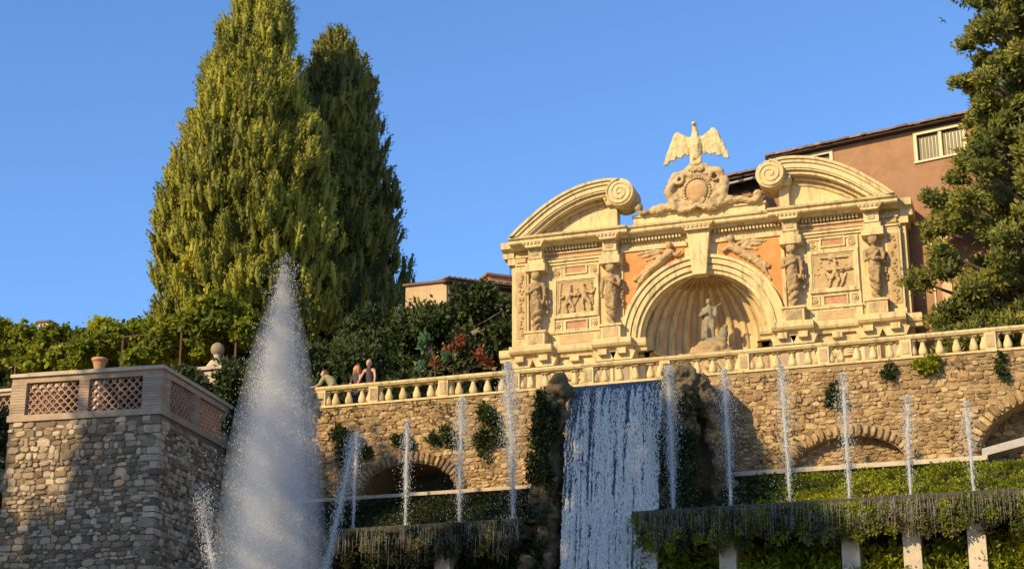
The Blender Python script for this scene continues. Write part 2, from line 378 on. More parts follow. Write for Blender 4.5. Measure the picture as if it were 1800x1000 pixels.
STONES = {'rubble': make_stone_protos(M['rubble']), 'towerst': make_stone_protos(M['towerst'])}
def pack_stones(s0, s1, z0, z1, keep, hr=(.075, .18), wr=(.09, .32), big=.08):
    z = z0; out = []
    while z < z1:
        h = random.uniform(*hr); s = s0 - random.uniform(0, .2)
        while s < s1:
            w = random.uniform(*wr)*(.7+.6*h/hr[1]); hh = h*random.uniform(.82, 1.12)
            if random.random() < big: hh *= 1.5; w *= 1.25
            cs, cz = s+w/2, z+h/2+random.uniform(-.035, .035)
            if keep(cs, cz, w/2, hh/2): out.append((cs, cz, w*1.0, hh*1.02, random.uniform(.022, .070), random.uniform(-.16, .16)))
            s += w*1.01
        z += h*.97
    return out
def place_stones(parent, kind, stones, origin, rz, limit=300):
    """largest ones are single objects, the rest one joined part"""
    protos = STONES[kind]; stones = sorted(stones, key=lambda t: -t[2]*t[3]); base = Vector(origin) - wloc(parent)
    c, s_ = math.cos(rz), math.sin(rz)
    for i, (cs, cz, w, h, d, r) in enumerate(stones[:limit]):
        link('stone', random.choice(protos), parent, (base[0]+c*cs, base[1]+s_*cs, base[2]+cz), (0, r, rz), (w, d, h))
    V = []; F = []; T = []; nb = 0
    cache = [np.array([v.co for v in me.vertices]) for me in protos]
    fc = [[tuple(p.vertices) for p in me.polygons] for me in protos]
    allv = []; allf = []; tint = []
    for (cs, cz, w, h, d, r) in stones[limit:]:
        q = random.randrange(len(protos)); v = cache[q]*np.array([w, d, h])
        cr, sr = math.cos(r), math.sin(r)
        x = v[:, 0]*cr + v[:, 2]*sr + cs; y = v[:, 1]; z = -v[:, 0]*sr + v[:, 2]*cr + cz
        allv.append(np.stack([base[0]+c*x-s_*y, base[1]+s_*x+c*y, base[2]+z], 1))
        allf += [tuple(nb+i for i in f) for f in fc[q]]; nb += len(v); tint += [random.random()]*len(v)
    if allv:
        me = bpy.data.meshes.new('small_stones'); me.from_pydata(np.concatenate(allv).tolist(), [], allf)
        a = me.attributes.new('tint', 'FLOAT', 'POINT'); a.data.foreach_set('value', np.array(tint, np.float32))
        me.materials.append(protos[0].materials[0]); o = link('small_stones', me, parent); o['kind'] = 'stuff'
# ================================================================== THE SETTING
MB().add([(-600,-400,-15),(600,-400,-15),(600,900,-15),(-600,900,-15)], [(0,1,2,3)]).build('ground', M['gravel'], kind='structure')
MB().box(-60, 40, -2.8, 80, -14.9, -.02).box(-60, 40, -5.0, 80, -.02, .24).build('upper_terrace', M['gravel'], kind='structure')
MB().box(-26, 24, -24, -9.6, -15, -11.4).build('pool_surround', M['ledge'], kind='structure')
MB().add([(-25,-23,-11.39),(23,-23,-11.39),(23,-9.7,-11.39),(-25,-9.7,-11.39)], [(0,1,2,3)]).build('pool_water', M['pool'], kind='structure')
# ================================================================== ORGAN FOUNTAIN FACADE
CX = .1
FA = thing('fountain_facade', 'cream stone baroque fountain facade with broken scroll pediment and shell niche', 'fountain', (CX, 0, .25))
def fx(d, s): return CX + s*d
def fbox(d0, d1, y0, y1, z0, z1, s):
    a, b_ = sorted((fx(d0, s), fx(d1, s))); return MB().box(a, b_, y0, y1, z0, z1)
RI, RO, ZS = 2.4, 2.95, 3.1                     # niche radius, archivolt radius, springing height
# wall with arched opening
def arch_pts(r, n, a0=0, a1=math.pi): return [(CX + r*math.cos(a0+(a1-a0)*i/n), ZS + r*math.sin(a0+(a1-a0)*i/n)) for i in range(n+1)]
w = MB()
for s in (-1, 1): 
    a, b_ = sorted((fx(RI, s), fx(7.0, s))); w.box(a, b_, 0, 1.1, .25, 7.0)
n = 36; ap = arch_pts(RI, n)
A_ = [(x, z) for x, z in ap]; B_ = [(x, 7.0) for x, z in ap]
w.band(A_, B_, 0, 1.1)
w.build('main_wall', M['cream'], FA)
# concave shell niche
NV = []; NF = []; na, nz = 40, 22
for i in range(na+1):
    ph = math.pi*i/na
    for j in range(nz+6):
        if j < 6: ct, zz = 1, .9 + (ZS-.9)*j/6
        else:
            t = math.pi/2*(j-6)/(nz-1)*.995; ct, zz = math.cos(t), ZS + RI*math.sin(t)
        sc = 1 + .018*math.cos(ph*22)
        NV.append((CX + RI*math.cos(ph)*ct*sc, .15 + 2.2*math.sin(ph)*ct*sc, zz))
ms = nz+6
for i in range(na):
    for j in range(ms-1): NF.append((i*ms+j, i*ms+j+1, (i+1)*ms+j+1, (i+1)*ms+j))
MB().add(NV, NF).build('niche_shell', M['niche'], FA, smooth=True)
for k in range(13):                              # ribs of the shell
    ph = math.pi*(k+.35)/12.7; pts = []; rr = []
    for j in range(17):
        if j < 3: ct, zz = 1, 1.2 + (ZS-1.2)*j/3
        else:
            t = math.pi/2*(j-3)/13*.97; ct, zz = math.cos(t), ZS + RI*math.sin(t)
        pts.append((CX + (RI-.03)*math.cos(ph)*ct, .12 + 2.16*math.sin(ph)*ct, zz)); rr.append(.045 + .105*ct)
    MB().tube(pts, rr, 7).build('shell_rib', M['cream'], FA, smooth=True)
# archivolt mouldings
for r0, r1, yf in ((2.30, 2.44, -.06), (2.44, 2.60, -.15), (2.60, 2.64, -.10), (2.64, 2.84, -.20), (2.84, 2.96, -.27)):
    MB().band(arch_pts(r0, 40), arch_pts(r1-.004, 40), yf, .5 if r0 < 2.4 else .06).build('archivolt_moulding', M['cream'], FA)
# niche base ring (curved sill) and inner voids
def half_ring(r0, r1, z0, z1, yc, dep, mb, n=24):
    vs = []
    for i in range(n+1):
        a = math.pi*i/n
        for r in (r0, r1):
            for z in (z0, z1): vs.append((CX + r*math.cos(a), yc + dep*r/RI*math.sin(a), z))
    fs = []
    for i in range(n):
        b0, b1 = i*4, (i+1)*4
        fs += [(b0, b1, b1+1, b0+1), (b0+2, b0+3, b1+3, b1+2), (b0+1, b1+1, b1+3, b0+3), (b0, b0+2, b1+2, b1)]
    mb.add(vs, fs); return mb
half_ring(2.0, 2.42, 2.55, 2.72, .1, 2.1, MB()).build('niche_sill', M['cream'], FA)
half_ring(1.85, 2.42, 2.72, 2.80, .1, 2.1, MB()).build('niche_sill', M['cream'], FA)
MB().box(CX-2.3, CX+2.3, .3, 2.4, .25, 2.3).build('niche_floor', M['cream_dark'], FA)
# keystone bracket
MB().prism([(CX-.42, 6.98), (CX+.42, 6.98), (CX+.24, 5.28), (CX-.24, 5.28)], -.42, .05).build('keystone', M['cream'], FA)
MB().prism([(CX-.60, 7.16), (CX+.60, 7.16), (CX+.44, 6.90), (CX-.44, 6.90)], -.60, .05).build('keystone_cap', M['cream'], FA)
mbk = MB()
for k in range(7): mbk.box(CX-.52+k*.155, CX-.52+k*.155+.09, -.635, -.55, 6.98, 7.10)
mbk.build('keystone_beads', M['cream_dark'], FA, kind='stuff')
mbt = MB()
for k in range(9):
    ph = math.pi*(.18 + .08*k); mbt.tube([(CX+(RI-.1)*math.cos(ph)*math.cos(t), .1+2.1*math.sin(ph)*math.cos(t), ZS+(RI-.1)*math.sin(t)) for t in (1.5, 1.38, 1.24, 1.08)], [.05, .075, .08, .02], 6)
mbt.build('keystone_tassel', M['figure'], FA, smooth=True)
# entablature
for (z0, z1, yf, m_) in ((6.30, 6.40, -.08, 'cream'), (6.40, 6.47, -.14, 'cream'), (6.56, 6.60, -.05, 'cream'), (6.72, 6.80, -.10, 'cream')):
    for s in (-1, 1): fbox(3.05, 6.95, yf, .02, z0, z1, s).build('architrave_band', M[m_], FA)
for s in (-1, 1):
    fbox(3.6, 5.75, -.03, .02, 6.60, 6.72, s).build('frieze_inlay', M['redpanel'], FA)
for s in (-1, 1):
    for d0, d1 in ((.55, 3.0), (3.65, 5.75)):
        mb = MB(); x0, x1 = sorted((fx(d0, s), fx(d1, s))); k = int((x1-x0)/.125)
        for i in range(k): mb.box(x0+i*.125, x0+i*.125+.075, -.22, .0, 6.83, 6.96)
        mb.build('dentil_course', M['cream'], FA, kind='stuff')
prof = [(0, 6.97), (-.26, 6.97), (-.30, 7.02), (-.48, 7.06), (-.52, 7.10), (-.52, 7.19), (-.60, 7.24), (-.62, 7.31), (0, 7.31)]
MB().xprism(prof, fx(2.55, -1), fx(2.55, 1)).build('cornice', M['cream'], FA)
prof2 = [(y*1.2-.02 if y < 0 else y, z+.005*(y < 0)) for y, z in prof]
for s in (-1, 1):
    a, b_ = sorted((fx(2.55, s), fx(7.02, s))); MB().xprism(prof2, a, b_).build('cornice', M['cream'], FA)
    # recessed end return of the cornice and flank
    a, b_ = sorted((fx(7.02, s), fx(7.45, s)))
    MB().xprism([(1.0, 6.75), (-.05, 6.75), (-.10, 6.95), (-.30, 7.05), (-.36, 7.28), (1.0, 7.28)], a, b_).build('cornice_return', M['cream'], FA)
    fbox(7.0, 7.28, -.02, 1.05, 6.5, 6.75, s).build('cornice_return_bed', M['cream'], FA)
    fbox(7.0, 7.16, .12, 1.09, .25, 6.5, s).build('flank_strip', M['cream'], FA)
# end pilaster strips with ornament
for s in (-1, 1):
    fbox(6.45, 6.99, -.10, .02, 3.20, 6.28, s).build('end_pilaster', M['cream'], FA)
    fbox(6.41, 7.03, -.16, .03, 3.20, 3.42, s).build('pilaster_base', M['cream'], FA)
    fbox(6.53, 6.91, -.125, -.09, 3.62, 6.14, s).build('pilaster_inlay', M['relief'], FA)
    fbox(6.55, 6.89, -.13, .02, 6.52, 6.68, s).build('small_panel', M['relief'], FA)
    for k in range(9):
        mbo = []
        zc = 3.8 + k*.265; xc = fx(6.72, s)
        for q in range(4):
            a = random.uniform(0, 6.28); mbo.append(('e', (xc+.07*math.cos(a), -.13, zc+.08*math.sin(a)), (.05, .035, .05)))
        mb = MB()
        for it in mbo: ell_geo(mb, it[1], it[2], 8, 5)
        mb.build('ornament', M['figure'], FA, smooth=True)
# caryatid pedestals, brackets and figures
def caryatid_items(s, var):
    it = []
    it.append(('e', (0, -.30, 1.93), (.125, .13, .16)))                                   # head
    it.append(('e', (0, -.24, 1.98), (.16, .14, .16)))                                    # hair
    it.append(((0, -.26, 1.72), (0, -.25, 1.85), .07, .07))
    it.append(((-.17, -.22, 1.62), (.17, -.22, 1.62), .10, .10))                          # shoulders
    it.append(((0, -.24, 1.58), (0, -.22, 1.32), .19, .16))
    it.append(('e', (-.09, -.36, 1.50), (.085, .07, .085))); it.append(('e', (.09, -.36, 1.50), (.085, .07, .085)))
    it.append(((0, -.22, 1.28), (0, -.24, 1.02), .17, .21))                               # belly to hips
    it.append(((0, -.24, 1.0), (.03*s, -.22, .66), .21, .14))
    if var:
        it.append(((-.25, -.24, 1.60), (-.28, -.30, 1.30), .075, .06)); it.append(((-.28, -.30, 1.30), (.02, -.42, 1.38), .06, .05))
        it.append(((.25, -.24, 1.60), (.29, -.30, 1.32), .075, .06)); it.append(((.29, -.30, 1.32), (.0, -.43, 1.28), .06, .05))
    else:
        it.append(((-.25*s, -.24, 1.60), (-.31*s, -.26, 1.25), .075, .06)); it.append(((-.31*s, -.26, 1.25), (-.26*s, -.34, .95), .06, .05))
        it.append(((.25*s, -.24, 1.60), (.30*s, -.32, 1.34), .075, .06)); it.append(((.30*s, -.32, 1.34), (.02, -.42, 1.46), .06, .05))
    for k in range(4):                                                                    # drapery folds
        x = -.14+k*.09; it.append(((x, -.40, 1.02), (x*.5+.02*s, -.36, .60), .035, .03))
    for st in (0, math.pi):                                                               # twisted double tail
        pr = None
        for k in range(23):
            t = k/22; z = .74 - .72*t; r = .12*(1-.45*t); a = st + t*2.9*math.pi*s
            p = (r*math.cos(a), -.22 + r*math.sin(a)*.9, z)
            if pr: it.append((pr, p, .10*(1-.35*t), .10*(1-.35*t)))
            pr = p
    return it
for s in (-1, 1):
    for d, var in ((6.08, s > 0), (3.26, 0)):
        x = fx(d, s); lab = None
        MB().box(x-.36, x+.36, -.50, .02, 3.19, 3.66).build('caryatid_pedestal', M['cream'], FA)
        MB().box(x-.42, x+.42, -.55, .02, 3.66, 3.74).build('pedestal_cap', M['cream'], FA)
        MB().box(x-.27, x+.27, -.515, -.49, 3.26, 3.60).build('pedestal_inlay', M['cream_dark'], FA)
        me = blob_mesh('caryatid', caryatid_items(s if d > 4 else -s, var), M['figure'], .022, 1, rough=.05, rfreq=9)
        link('caryatid', me, FA, (x-CX, -.06, 3.74-.25), None, (1.12, 1.15, 1.09))
        MB().box(x-.38, x+.38, -.50, .02, 6.02, 6.30).build('caryatid_block', M['cream'], FA)
        MB().box(x-.30, x+.30, -.42, .02, 6.30, 6.50).build('caryatid_block', M['cream'], FA)
        MB().box(x-.26, x+.26, -.46, .02, 6.50, 6.94).build('bracket_neck', M['cream'], FA)
        MB().box(x-.12, x+.12, -.485, -.45, 6.60, 6.78).build('bracket_boss', M['cream_dark'], FA)
        MB().prism([(x-.46, 7.12), (x+.46, 7.12), (x+.29, 6.88), (x-.29, 6.88)], -.70, .02).build('bracket_capital', M['cream'], FA)
        mb = MB()
        for k in range(6): mb.box(x-.38+k*.14, x-.38+k*.14+.075, -.74, -.69, 6.98, 7.09)
        mb.build('capital_beads', M['cream_dark'], FA, kind='stuff')
        mb = MB()                                                                         # hanging fruit beside the figure
        for k in range(8): ell_geo(mb, (x+.36+.03*math.sin(k*2), -.14, 4.5+k*.13), (.06, .06, .075), 7, 5)
        mb.build('fruit_garland', M['figure'], FA, smooth=True)
# relief bays
def relief_items(s):
    it = []
    def pers(x, z, h, lean, arm):
        it.append(('e', (x+lean*.28*h, -.05, z+.88*h), (.07*h, .06, .08*h)))
        it.append(((x+lean*.22*h, -.03, z+.74*h), (x, -.03, z+.45*h), .10*h, .11*h))
        it.append(((x, -.03, z+.45*h), (x-.12*h*arm, -.04, z+.22*h), .09*h, .06*h)); it.append(((x-.12*h*arm, -.04, z+.22*h), (x-.05*h*arm, -.03, z), .06*h, .04*h))
        it.append(((x, -.03, z+.45*h), (x+.16*h*arm, -.05, z+.26*h), .09*h, .06*h)); it.append(((x+.16*h*arm, -.05, z+.26*h), (x+.22*h*arm, -.03, z), .06*h, .04*h))
        it.append(((x+lean*.2*h, -.05, z+.70*h), (x+.26*h*arm, -.08, z+.56*h), .05*h, .04*h)); it.append(((x+.26*h*arm, -.08, z+.56*h), (x+.4*h*arm, -.07, z+.72*h), .04*h, .035*h))
        it.append(((x+lean*.2*h, -.05, z+.70*h), (x-.24*h*arm, -.06, z+.52*h), .05*h, .04*h))
    if s < 0:
        pers(-.30, .06, 1.05, .25, 1); pers(.36, .10, 1.05, -.2, 1)
        it.append(((-.68, 0, .1), (-.6, 0, 1.1), .05, .04)); it.append(((-.1, 0, .25), (.1, -.02, .6), .05, .03)); it.append(((.65, 0, .3), (.6, 0, 1.1), .04, .05))
    else:
        pers(.05, .05, 1.0, .05, -1); it.append(((-.45, -.03, 1.12), (.5, -.03, 1.08), .05, .04)); it.append(((-.2, -.10, .62), (.62, -.10, .66), .045, .035))
        it.append(('e', (-.05, -.04, 1.1), (.16, .05, .12))); it.append(((-.2, -.03, .05), (-.35, -.02, .55), .06, .03)); it.append(((.25, -.03, .05), (.45, -.02, .5), .06, .03))
    for k in range(18): it.append(('e', (random.uniform(-.7, .7), .0, random.uniform(.05, 1.2)), (random.uniform(.03, .08), .03, random.uniform(.02, .05))))
    return it
for s in (-1, 1):
    x0, x1 = sorted((fx(3.75, s), fx(5.55, s))); xc = (x0+x1)/2
    MB().box(x0, x1, -.03, .02, 3.74, 6.26).build('bay_panel', M['cream'], FA)
    def frame(a, b_, c, d, t, yf, nm, m_='cream'):
        MB().box(a, b_, yf, -.01, d-t, d).box(a, b_, yf, -.01, c, c+t).box(a, a+t, yf, -.01, c+t, d-t).box(b_-t, b_, yf, -.01, c+t, d-t).build(nm, M[m_], FA)
    frame(x0+.02, x1-.02, 3.72, 6.24, .07, -.075, 'bay_frame')
    frame(xc-.86, xc+.86, 4.24, 5.78, .12, -.11, 'relief_frame')
    frame(xc-.74, xc+.74, 4.36, 5.66, .05, -.07, 'relief_frame')
    MB().box(xc-.69, xc+.69, -.045, .0, 4.41, 5.61).build('relief_ground', M['relief'], FA)
    me = blob_mesh('relief_figures', relief_items(s), M['relief'], .020, 1, rough=.04, rfreq=12); link('relief_figures', me, FA, (xc-CX, -.055, 4.41-.25), None, (.96, 1, .98))
    for z0, z1 in ((5.93, 6.20), (3.80, 4.12)):
        frame(xc-.44, xc+.44, z0-.05, z1+.05, .06, -.09, 'inlay_frame'); MB().box(xc-.37, xc+.37, -.04, .0, z0, z1).build('red_inlay', M['redpanel'], FA)
    for dx in (-.70, .70):
        for z in (5.98, 3.98):
            frame(xc+dx-.17, xc+dx+.17, z-.17, z+.17, .035, -.06, 'rosette_frame')
            mb = MB()
            for k in range(6):
                a = k*math.pi/3; ell_geo(mb, (xc+dx+.065*math.cos(a), -.05, z+.065*math.sin(a)), (.045, .03, .045), 7, 5)
            ell_geo(mb, (xc+dx, -.06, z), (.04, .04, .04), 7, 5); mb.build('rosette', M['relief'], FA, smooth=True)
    # dado strip under the bay
    MB().box(x0, x1, -.09, .02, 3.20, 3.66).build('dado_strip', M['cream'], FA); MB().box(x0-.03, x1+.03, -.14, .02, 3.66, 3.73).build('dado_cap', M['cream'], FA)
    MB().box(xc-.6, xc+.6, -.105, -.08, 3.27, 3.58).build('dado_inlay', M['relief'], FA)
    # spandrel panel in ochre plaster, its frame and winged figure
    xs = [.62 + (2.86-.62)*i/16 for i in range(17)]
    up_ = [(fx(d, s), 6.50) for d in xs]; lo_ = [(fx(d, s), min(6.49, ZS + math.sqrt(max(3.02**2-d*d, .0))) if d < 2.86 else ZS+.95) for d in xs]
    MB().band(up_, lo_, -.035, .01).build('spandrel_panel', M['ochre'], FA)
    MB().box(min(fx(.5, s), fx(2.95, s)), max(fx(.5, s), fx(2.95, s)), -.10, .015, 6.50, 6.66).build('spandrel_frame', M['cream'], FA)
    MB().box(min(fx(2.86, s), fx(2.98, s)), max(fx(2.86, s), fx(2.98, s)), -.09, .012, 3.2, 6.50).build('spandrel_frame', M['cream'], FA)
    it = [('e', (1.12, -.18, 6.55), (.13, .12, .15)), ((1.16, -.12, 6.42), (1.20, -.12, 6.30), .07, .08), ((1.10, -.12, 6.27), (1.45, -.1, 6.05), .15, .15),
          ((1.45, -.1, 6.05), (1.85, -.1, 5.72), .17, .13), ((1.85, -.1, 5.72), (2.25, -.08, 5.30), .13, .09), ((1.85, -.1, 5.80), (2.40, -.08, 5.42), .13, .08),
          ((2.25, -.08, 5.30), (2.45, -.06, 4.95), .08, .05), ((1.05, -.14, 6.30), (.86, -.18, 6.12), .07, .055), ((.86, -.18, 6.12), (.70, -.16, 6.30), .055, .045),
          ((1.25, -.1, 6.32), (1.60, -.06, 6.44), .07, .07), ((1.60, -.06, 6.44), (2.30, -.05, 6.38), .09, .06), ((1.55, -.06, 6.34), (2.15, -.05, 6.26), .08, .05), ((1.5, -.06, 6.24), (2.0, -.05, 6.10), .07, .04),
          ((1.4, -.12, 6.0), (2.1, -.1, 5.85), .05, .03), ((1.6, -.14, 5.9), (2.2, -.12, 5.55), .05, .03)]
    it = [(('e', (q[1][0]*s, q[1][1], q[1][2]), q[2]) if q[0] == 'e' else ((q[0][0]*s, *q[0][1:]), (q[1][0]*s, *q[1][1:]), q[2], q[3])) for q in it]
    me = blob_mesh('winged_figure', it, M['relief'], .024, 1, rough=.05, rfreq=10); link('winged_figure', me, FA, (0, .03, -.25), None, (1, 1.15, 1))
# ledge (plinth cornice) with projecting breaks, brackets and dado below
lp = lambda yf: [(0, 2.74), (yf*.55, 2.74), (yf*.62, 2.86), (yf*.9, 2.90), (yf, 2.98), (yf, 3.17), (0, 3.19)]
for s in (-1, 1):
    def seg(d0, d1, yf, nm='ledge_cornice'):
        a, b_ = sorted((fx(d0, s), fx(d1, s))); MB().xprism(lp(yf), a, b_).build(nm, M['cream'], FA)
    seg(2.02, 2.48, -.36); seg(2.485, 3.93, -.66); seg(3.935, 5.42, -.40); seg(5.425, 7.02, -.66); seg(7.025, 7.52, -.30)
    fbox(2.42, 7.0, -.10, .02, .25, 2.73, s).build('dado_wall', M['cream'], FA)
    for d in (2.85, 3.55, 5.75, 6.65):
        x = fx(d, s); big = .33
        MB().box(x-big, x+big, -.36, -.09, .9, 2.40).build('plinth_pier', M['cream'], FA)
        MB().prism([(x-big-.13, 2.72), (x+big+.13, 2.72), (x+big, 2.42), (x-big, 2.42)], -.42, -.09).build('pier_capital', M['cream'], FA)
        MB().box(x-big*.6, x+big*.6, -.385, -.35, 1.5, 2.25).build('pier_inlay', M['brick'], FA)
        MB().box(x-.16, x+.16, -.62, -.42, 2.60, 2.80).build('ledge_bracket', M['cream'], FA)
    x = fx(4.67, s); MB().box(x-.17, x+.17, -.34, -.1, 2.55, 2.76).build('ledge_bracket', M['cream'], FA)
    mb = MB()
    for k in range(10):
        a = math.pi*k/9; mb.tube([(x, -.14, 1.95), (x+.25*math.cos(a)*1.4, -.17, 1.95+.28*math.sin(a)), (x+.55*math.cos(a)*1.5, -.14, 1.98+.22*math.sin(a))], [.06, .05, .025], 6)
    ell_geo(mb, (x, -.2, 2.12), (.16, .12, .2)); mb.build('shell_ornament', M['cream'], FA, smooth=True)
    MB().box(x-.85, x+.85, -.125, -.09, .8, 1.55).build('lower_panel', M['ochre'], FA)
# broken segmental pediment
OUT = [(6.97, 7.32), (6.6, 7.66), (6.15, 8.02), (5.62, 8.40), (5.0, 8.74), (4.4, 8.97), (3.8, 9.10), (3.2, 9.14), (2.75, 9.07)]
def catm(P_, n=4):
    out = []
    for i in range(len(P_)-1):
        p0 = np.array(P_[max(i-1, 0)]); p1 = np.array(P_[i]); p2 = np.array(P_[i+1]); p3 = np.array(P_[min(i+2, len(P_)-1)])
        for k in range(n):
            t = k/n; out.append(tuple(.5*((2*p1)+(-p0+p2)*t+(2*p0-5*p1+4*p2-p3)*t*t+(-p0+3*p1-3*p2+p3)*t**3)))
    out.append(tuple(P_[-1])); return out
OC = catm(OUT)
def offset(C, d):
    C = np.array(C); t = np.gradient(C, axis=0); t /= np.linalg.norm(t, axis=1)[:, None]; nrm = np.stack([t[:, 1], -t[:, 0]], 1)
    nrm[nrm[:, 1] > 0] *= -1; return [tuple(p) for p in C + nrm*d]
for s in (-1, 1):
    mir = lambda Q: [(fx(x, s), max(z, 7.325)) for x, z in Q]
    for o0, o1, yf in ((0, .10, -.86), (.10, .22, -.80), (.22, .40, -.74), (.40, .46, -.70), (.46, .58, -.58)):
        MB().band(mir(offset(OC, o0)), mir(offset(OC, o1-.003)), yf, .35).build('pediment_moulding', M['cream'], FA)
    inner = [q for q in offset(OC, .60) if q[0] > 3.0]
    MB().band([(fx(x, s), max(z, 7.33)) for x, z in inner], [(fx(x, s), 7.32) for x, z in inner], -.10, .3).build('tympanum', M['cream'], FA)
    i2, i3 = [q for q in offset(OC, .80) if 3.4 < q[0] < 6.2], [q for q in offset(OC, .87) if 3.4 < q[0] < 6.25]
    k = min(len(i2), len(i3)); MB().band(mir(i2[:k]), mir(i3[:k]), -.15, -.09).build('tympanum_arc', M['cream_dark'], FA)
    mb = MB(); dl = [q for q in offset(catm(OUT, 9), .645) if 3.5 < q[0] < 6.35]
    for x, z in dl:
        if z > 7.45: mb.box(fx(x, s)-.035, fx(x, s)+.035, -.30, -.08, z-.05, z+.06)
    mb.build('pediment_dentils', M['cream'], FA, kind='stuff')
    x = fx(3.12, s)
    MB().box(x-.17, x+.17, -.42, .02, 7.32, 8.22).build('pediment_post', M['cream'], FA)
    MB().prism([(x-.30, 8.50), (x+.30, 8.50), (x+.19, 8.20), (x-.19, 8.20)], -.62, .02).build('post_capital', M['cream'], FA)
    mb = MB()
    for k in range(4): mb.box(x-.23+k*.125, x-.23+k*.125+.07, -.645, -.6, 8.36, 8.46)
    mb.build('capital_beads', M['cream_dark'], FA, kind='stuff')
    xc, zc = fx(2.74, s), 8.56
    MB().lathe([(.44, -.86), (.515, -.84), (.515, .30), (.44, .34)], (xc, 0, zc), 32, 'y').build('volute', M['cream'], FA)
    pts = []
    for k in range(70):
        t = k/69; a = math.pi*.5 + s*t*5.2*math.pi*-1; r = .47*(1-t)**.85 + .03
        pts.append((xc + r*math.cos(a)*1, -.865, zc + r*math.sin(a)))
    MB().tube(pts, [.045*(1-.4*k/69) for k in range(70)], 6).build('volute_spiral', M['cream'], FA, smooth=True)
MB().box(fx(2.4, -1), fx(2.4, 1), -.20, .5, 7.312, 7.72).build('attic_wall', M['cream'], FA)
MB().box(fx(2.45, -1), fx(2.45, 1), -.27, .55, 7.72, 7.80).build('attic_cap', M['cream'], FA)
MB().box(fx(6.9, -1), fx(6.9, 1), .35, 1.05, 7.0, 7.30).build('roof_slab', M['cream_dark'], FA)

# ------------------------------------------------------------------ coat of arms, eagle, niche statue
CA = thing('coat_of_arms', 'weathered stone coat of arms with scrolls between the pediment halves', 'crest', (CX+.03, -.3, 7.80))
def crest_items():
    it = [('e', (0, .06, .60), (1.0, .13, .66)), ('e', (0, 0, .62), (.62, .16, .62)), ('e', (0, .0, 1.1), (.42, .16, .3)), (((-.25, 0, 1.42)), ((.25, 0, 1.42)), .17, .17), ((-.3, 0, 1.25), (.3, 0, 1.25), .13, .13)]
    for s in (-1, 1):
        pr = None
        for k in range(20):
            t = k/19; a = math.pi*(.62 - 1.25*t); p = (s*(.42+.50*math.cos(a)), -.02-.08*math.sin(t*3), .62+.66*math.sin(a))
            if pr: it.append((pr, p, .14, .14))
            pr = p
        pr = None
        for k in range(12):
            t = k/11; a = 2.2*math.pi*t; r = .20*(1-.6*t); p = (s*(.60+r*math.cos(a)), -.14, 1.02+r*math.sin(a))
            if pr: it.append((pr, p, .06, .05))
            pr = p
        it += [((s*.55, 0, .12), (s*1.1, .0, .14), .20, .16), ((s*1.1, 0, .14), (s*1.55, -.02, .06), .15, .11), ((s*1.55, -.02, .06), (s*1.85, -.05, .02), .11, .09), ((s*1.85, -.05, .02), (s*1.98, -.05, .18), .10, .11), (('e'), (s*1.92, -.08, .22), (.14, .14, .14))]
        it += [((0, -.14, .05), (s*.22, -.2, -.12), .08, .06), ((0, -.14, .1), (s*.2, -.18, .2), .08, .06), ((s*.35, -.12, .15), (s*.75, -.1, .45), .10, .09)]
    return it
link('scrollwork', blob_mesh('scrollwork', crest_items(), M['cream_dark'], .035, 1, rough=.12, rfreq=5), CA, None, None, (1.12, 1, 1.06))
mb = MB(); ell_geo(mb, (CX+.03, -.46, 8.38), (.40, .14, .44), 20, 12); mb.build('shield', M['ochre_crest'], CA, smooth=True)
mb = MB()
for k in range(28):
    a = 2*math.pi*k/28; ell_geo(mb, (CX+.03+.47*math.cos(a), -.44, 8.38+.52*math.sin(a)), (.055, .05, .055), 7, 5)
mb.build('shield_rim', M['cream_dark'], CA, smooth=True)
mb = MB()
for k in range(7): ell_geo(mb, (CX+.03-.24+k*.08, -.47, 9.18+.03*math.cos(k*2)), (.06, .08, .07), 7, 5)
mb.build('crown_rim', M['cream_dark'], CA, smooth=True)
EA = thing('eagle_statue', 'stone eagle with spread wings standing on top of the crest', 'statue', (CX, -.25, 9.48))
ei = [((0, 0, .35), (0, -.03, .78), .21, .24), ((0, -.03, .78), (0, -.02, 1.15), .24, .14), ((0, -.02, 1.15), (-.01, -.04, 1.46), .13, .085), ('e', (-.02, -.07, 1.57), (.085, .11, .085)), ((-.02, -.15, 1.56), (-.04, -.24, 1.50), .045, .015),
      ((-.11, -.02, .42), (-.15, -.04, .05), .11, .07), ((.11, -.02, .42), (.15, -.04, .05), .11, .07), ((0, .05, .35), (0, .08, .0), .13, .17), ((-.15, -.04, .04), (-.17, -.2, .0), .06, .035), ((.15, -.04, .04), (.17, -.2, .0), .06, .035), ('e', (0, 0, -.02), (.30, .24, .10))]
for s in (-1, 1):
    ei += [((s*.12, .02, 1.0), (s*.42, .03, .98), .10, .10), ((s*.42, .03, .98), (s*.66, .03, 1.22), .10, .13)]
    for k in range(10):
        t = k/9; x0, z0 = .30+.42*t, .98+.22*math.sin(t*1.9); x1 = .30 + .86*t**.85; z1 = .46-.02*t - .28*t*t + .05*math.sin(k*2.1)
        ei.append(((s*x0, .03, z0-.04), (s*x1, .03-.03*t, z1-.03), .13, .055))
    ei += [((s*.66, .03, 1.24), (s*1.02, .02, .62), .12, .06), ((s*.72, .03, 1.2), (s*1.12, .02, .36), .10, .05)]
link('eagle_figure', blob_mesh('eagle_figure', ei, M['cream'], .022, 1, rough=.03, rfreq=12), EA)
NS = thing('niche_statue', 'small standing musician statue with grey green patina inside the shell niche', 'statue', (CX+.05, .75, 3.06))
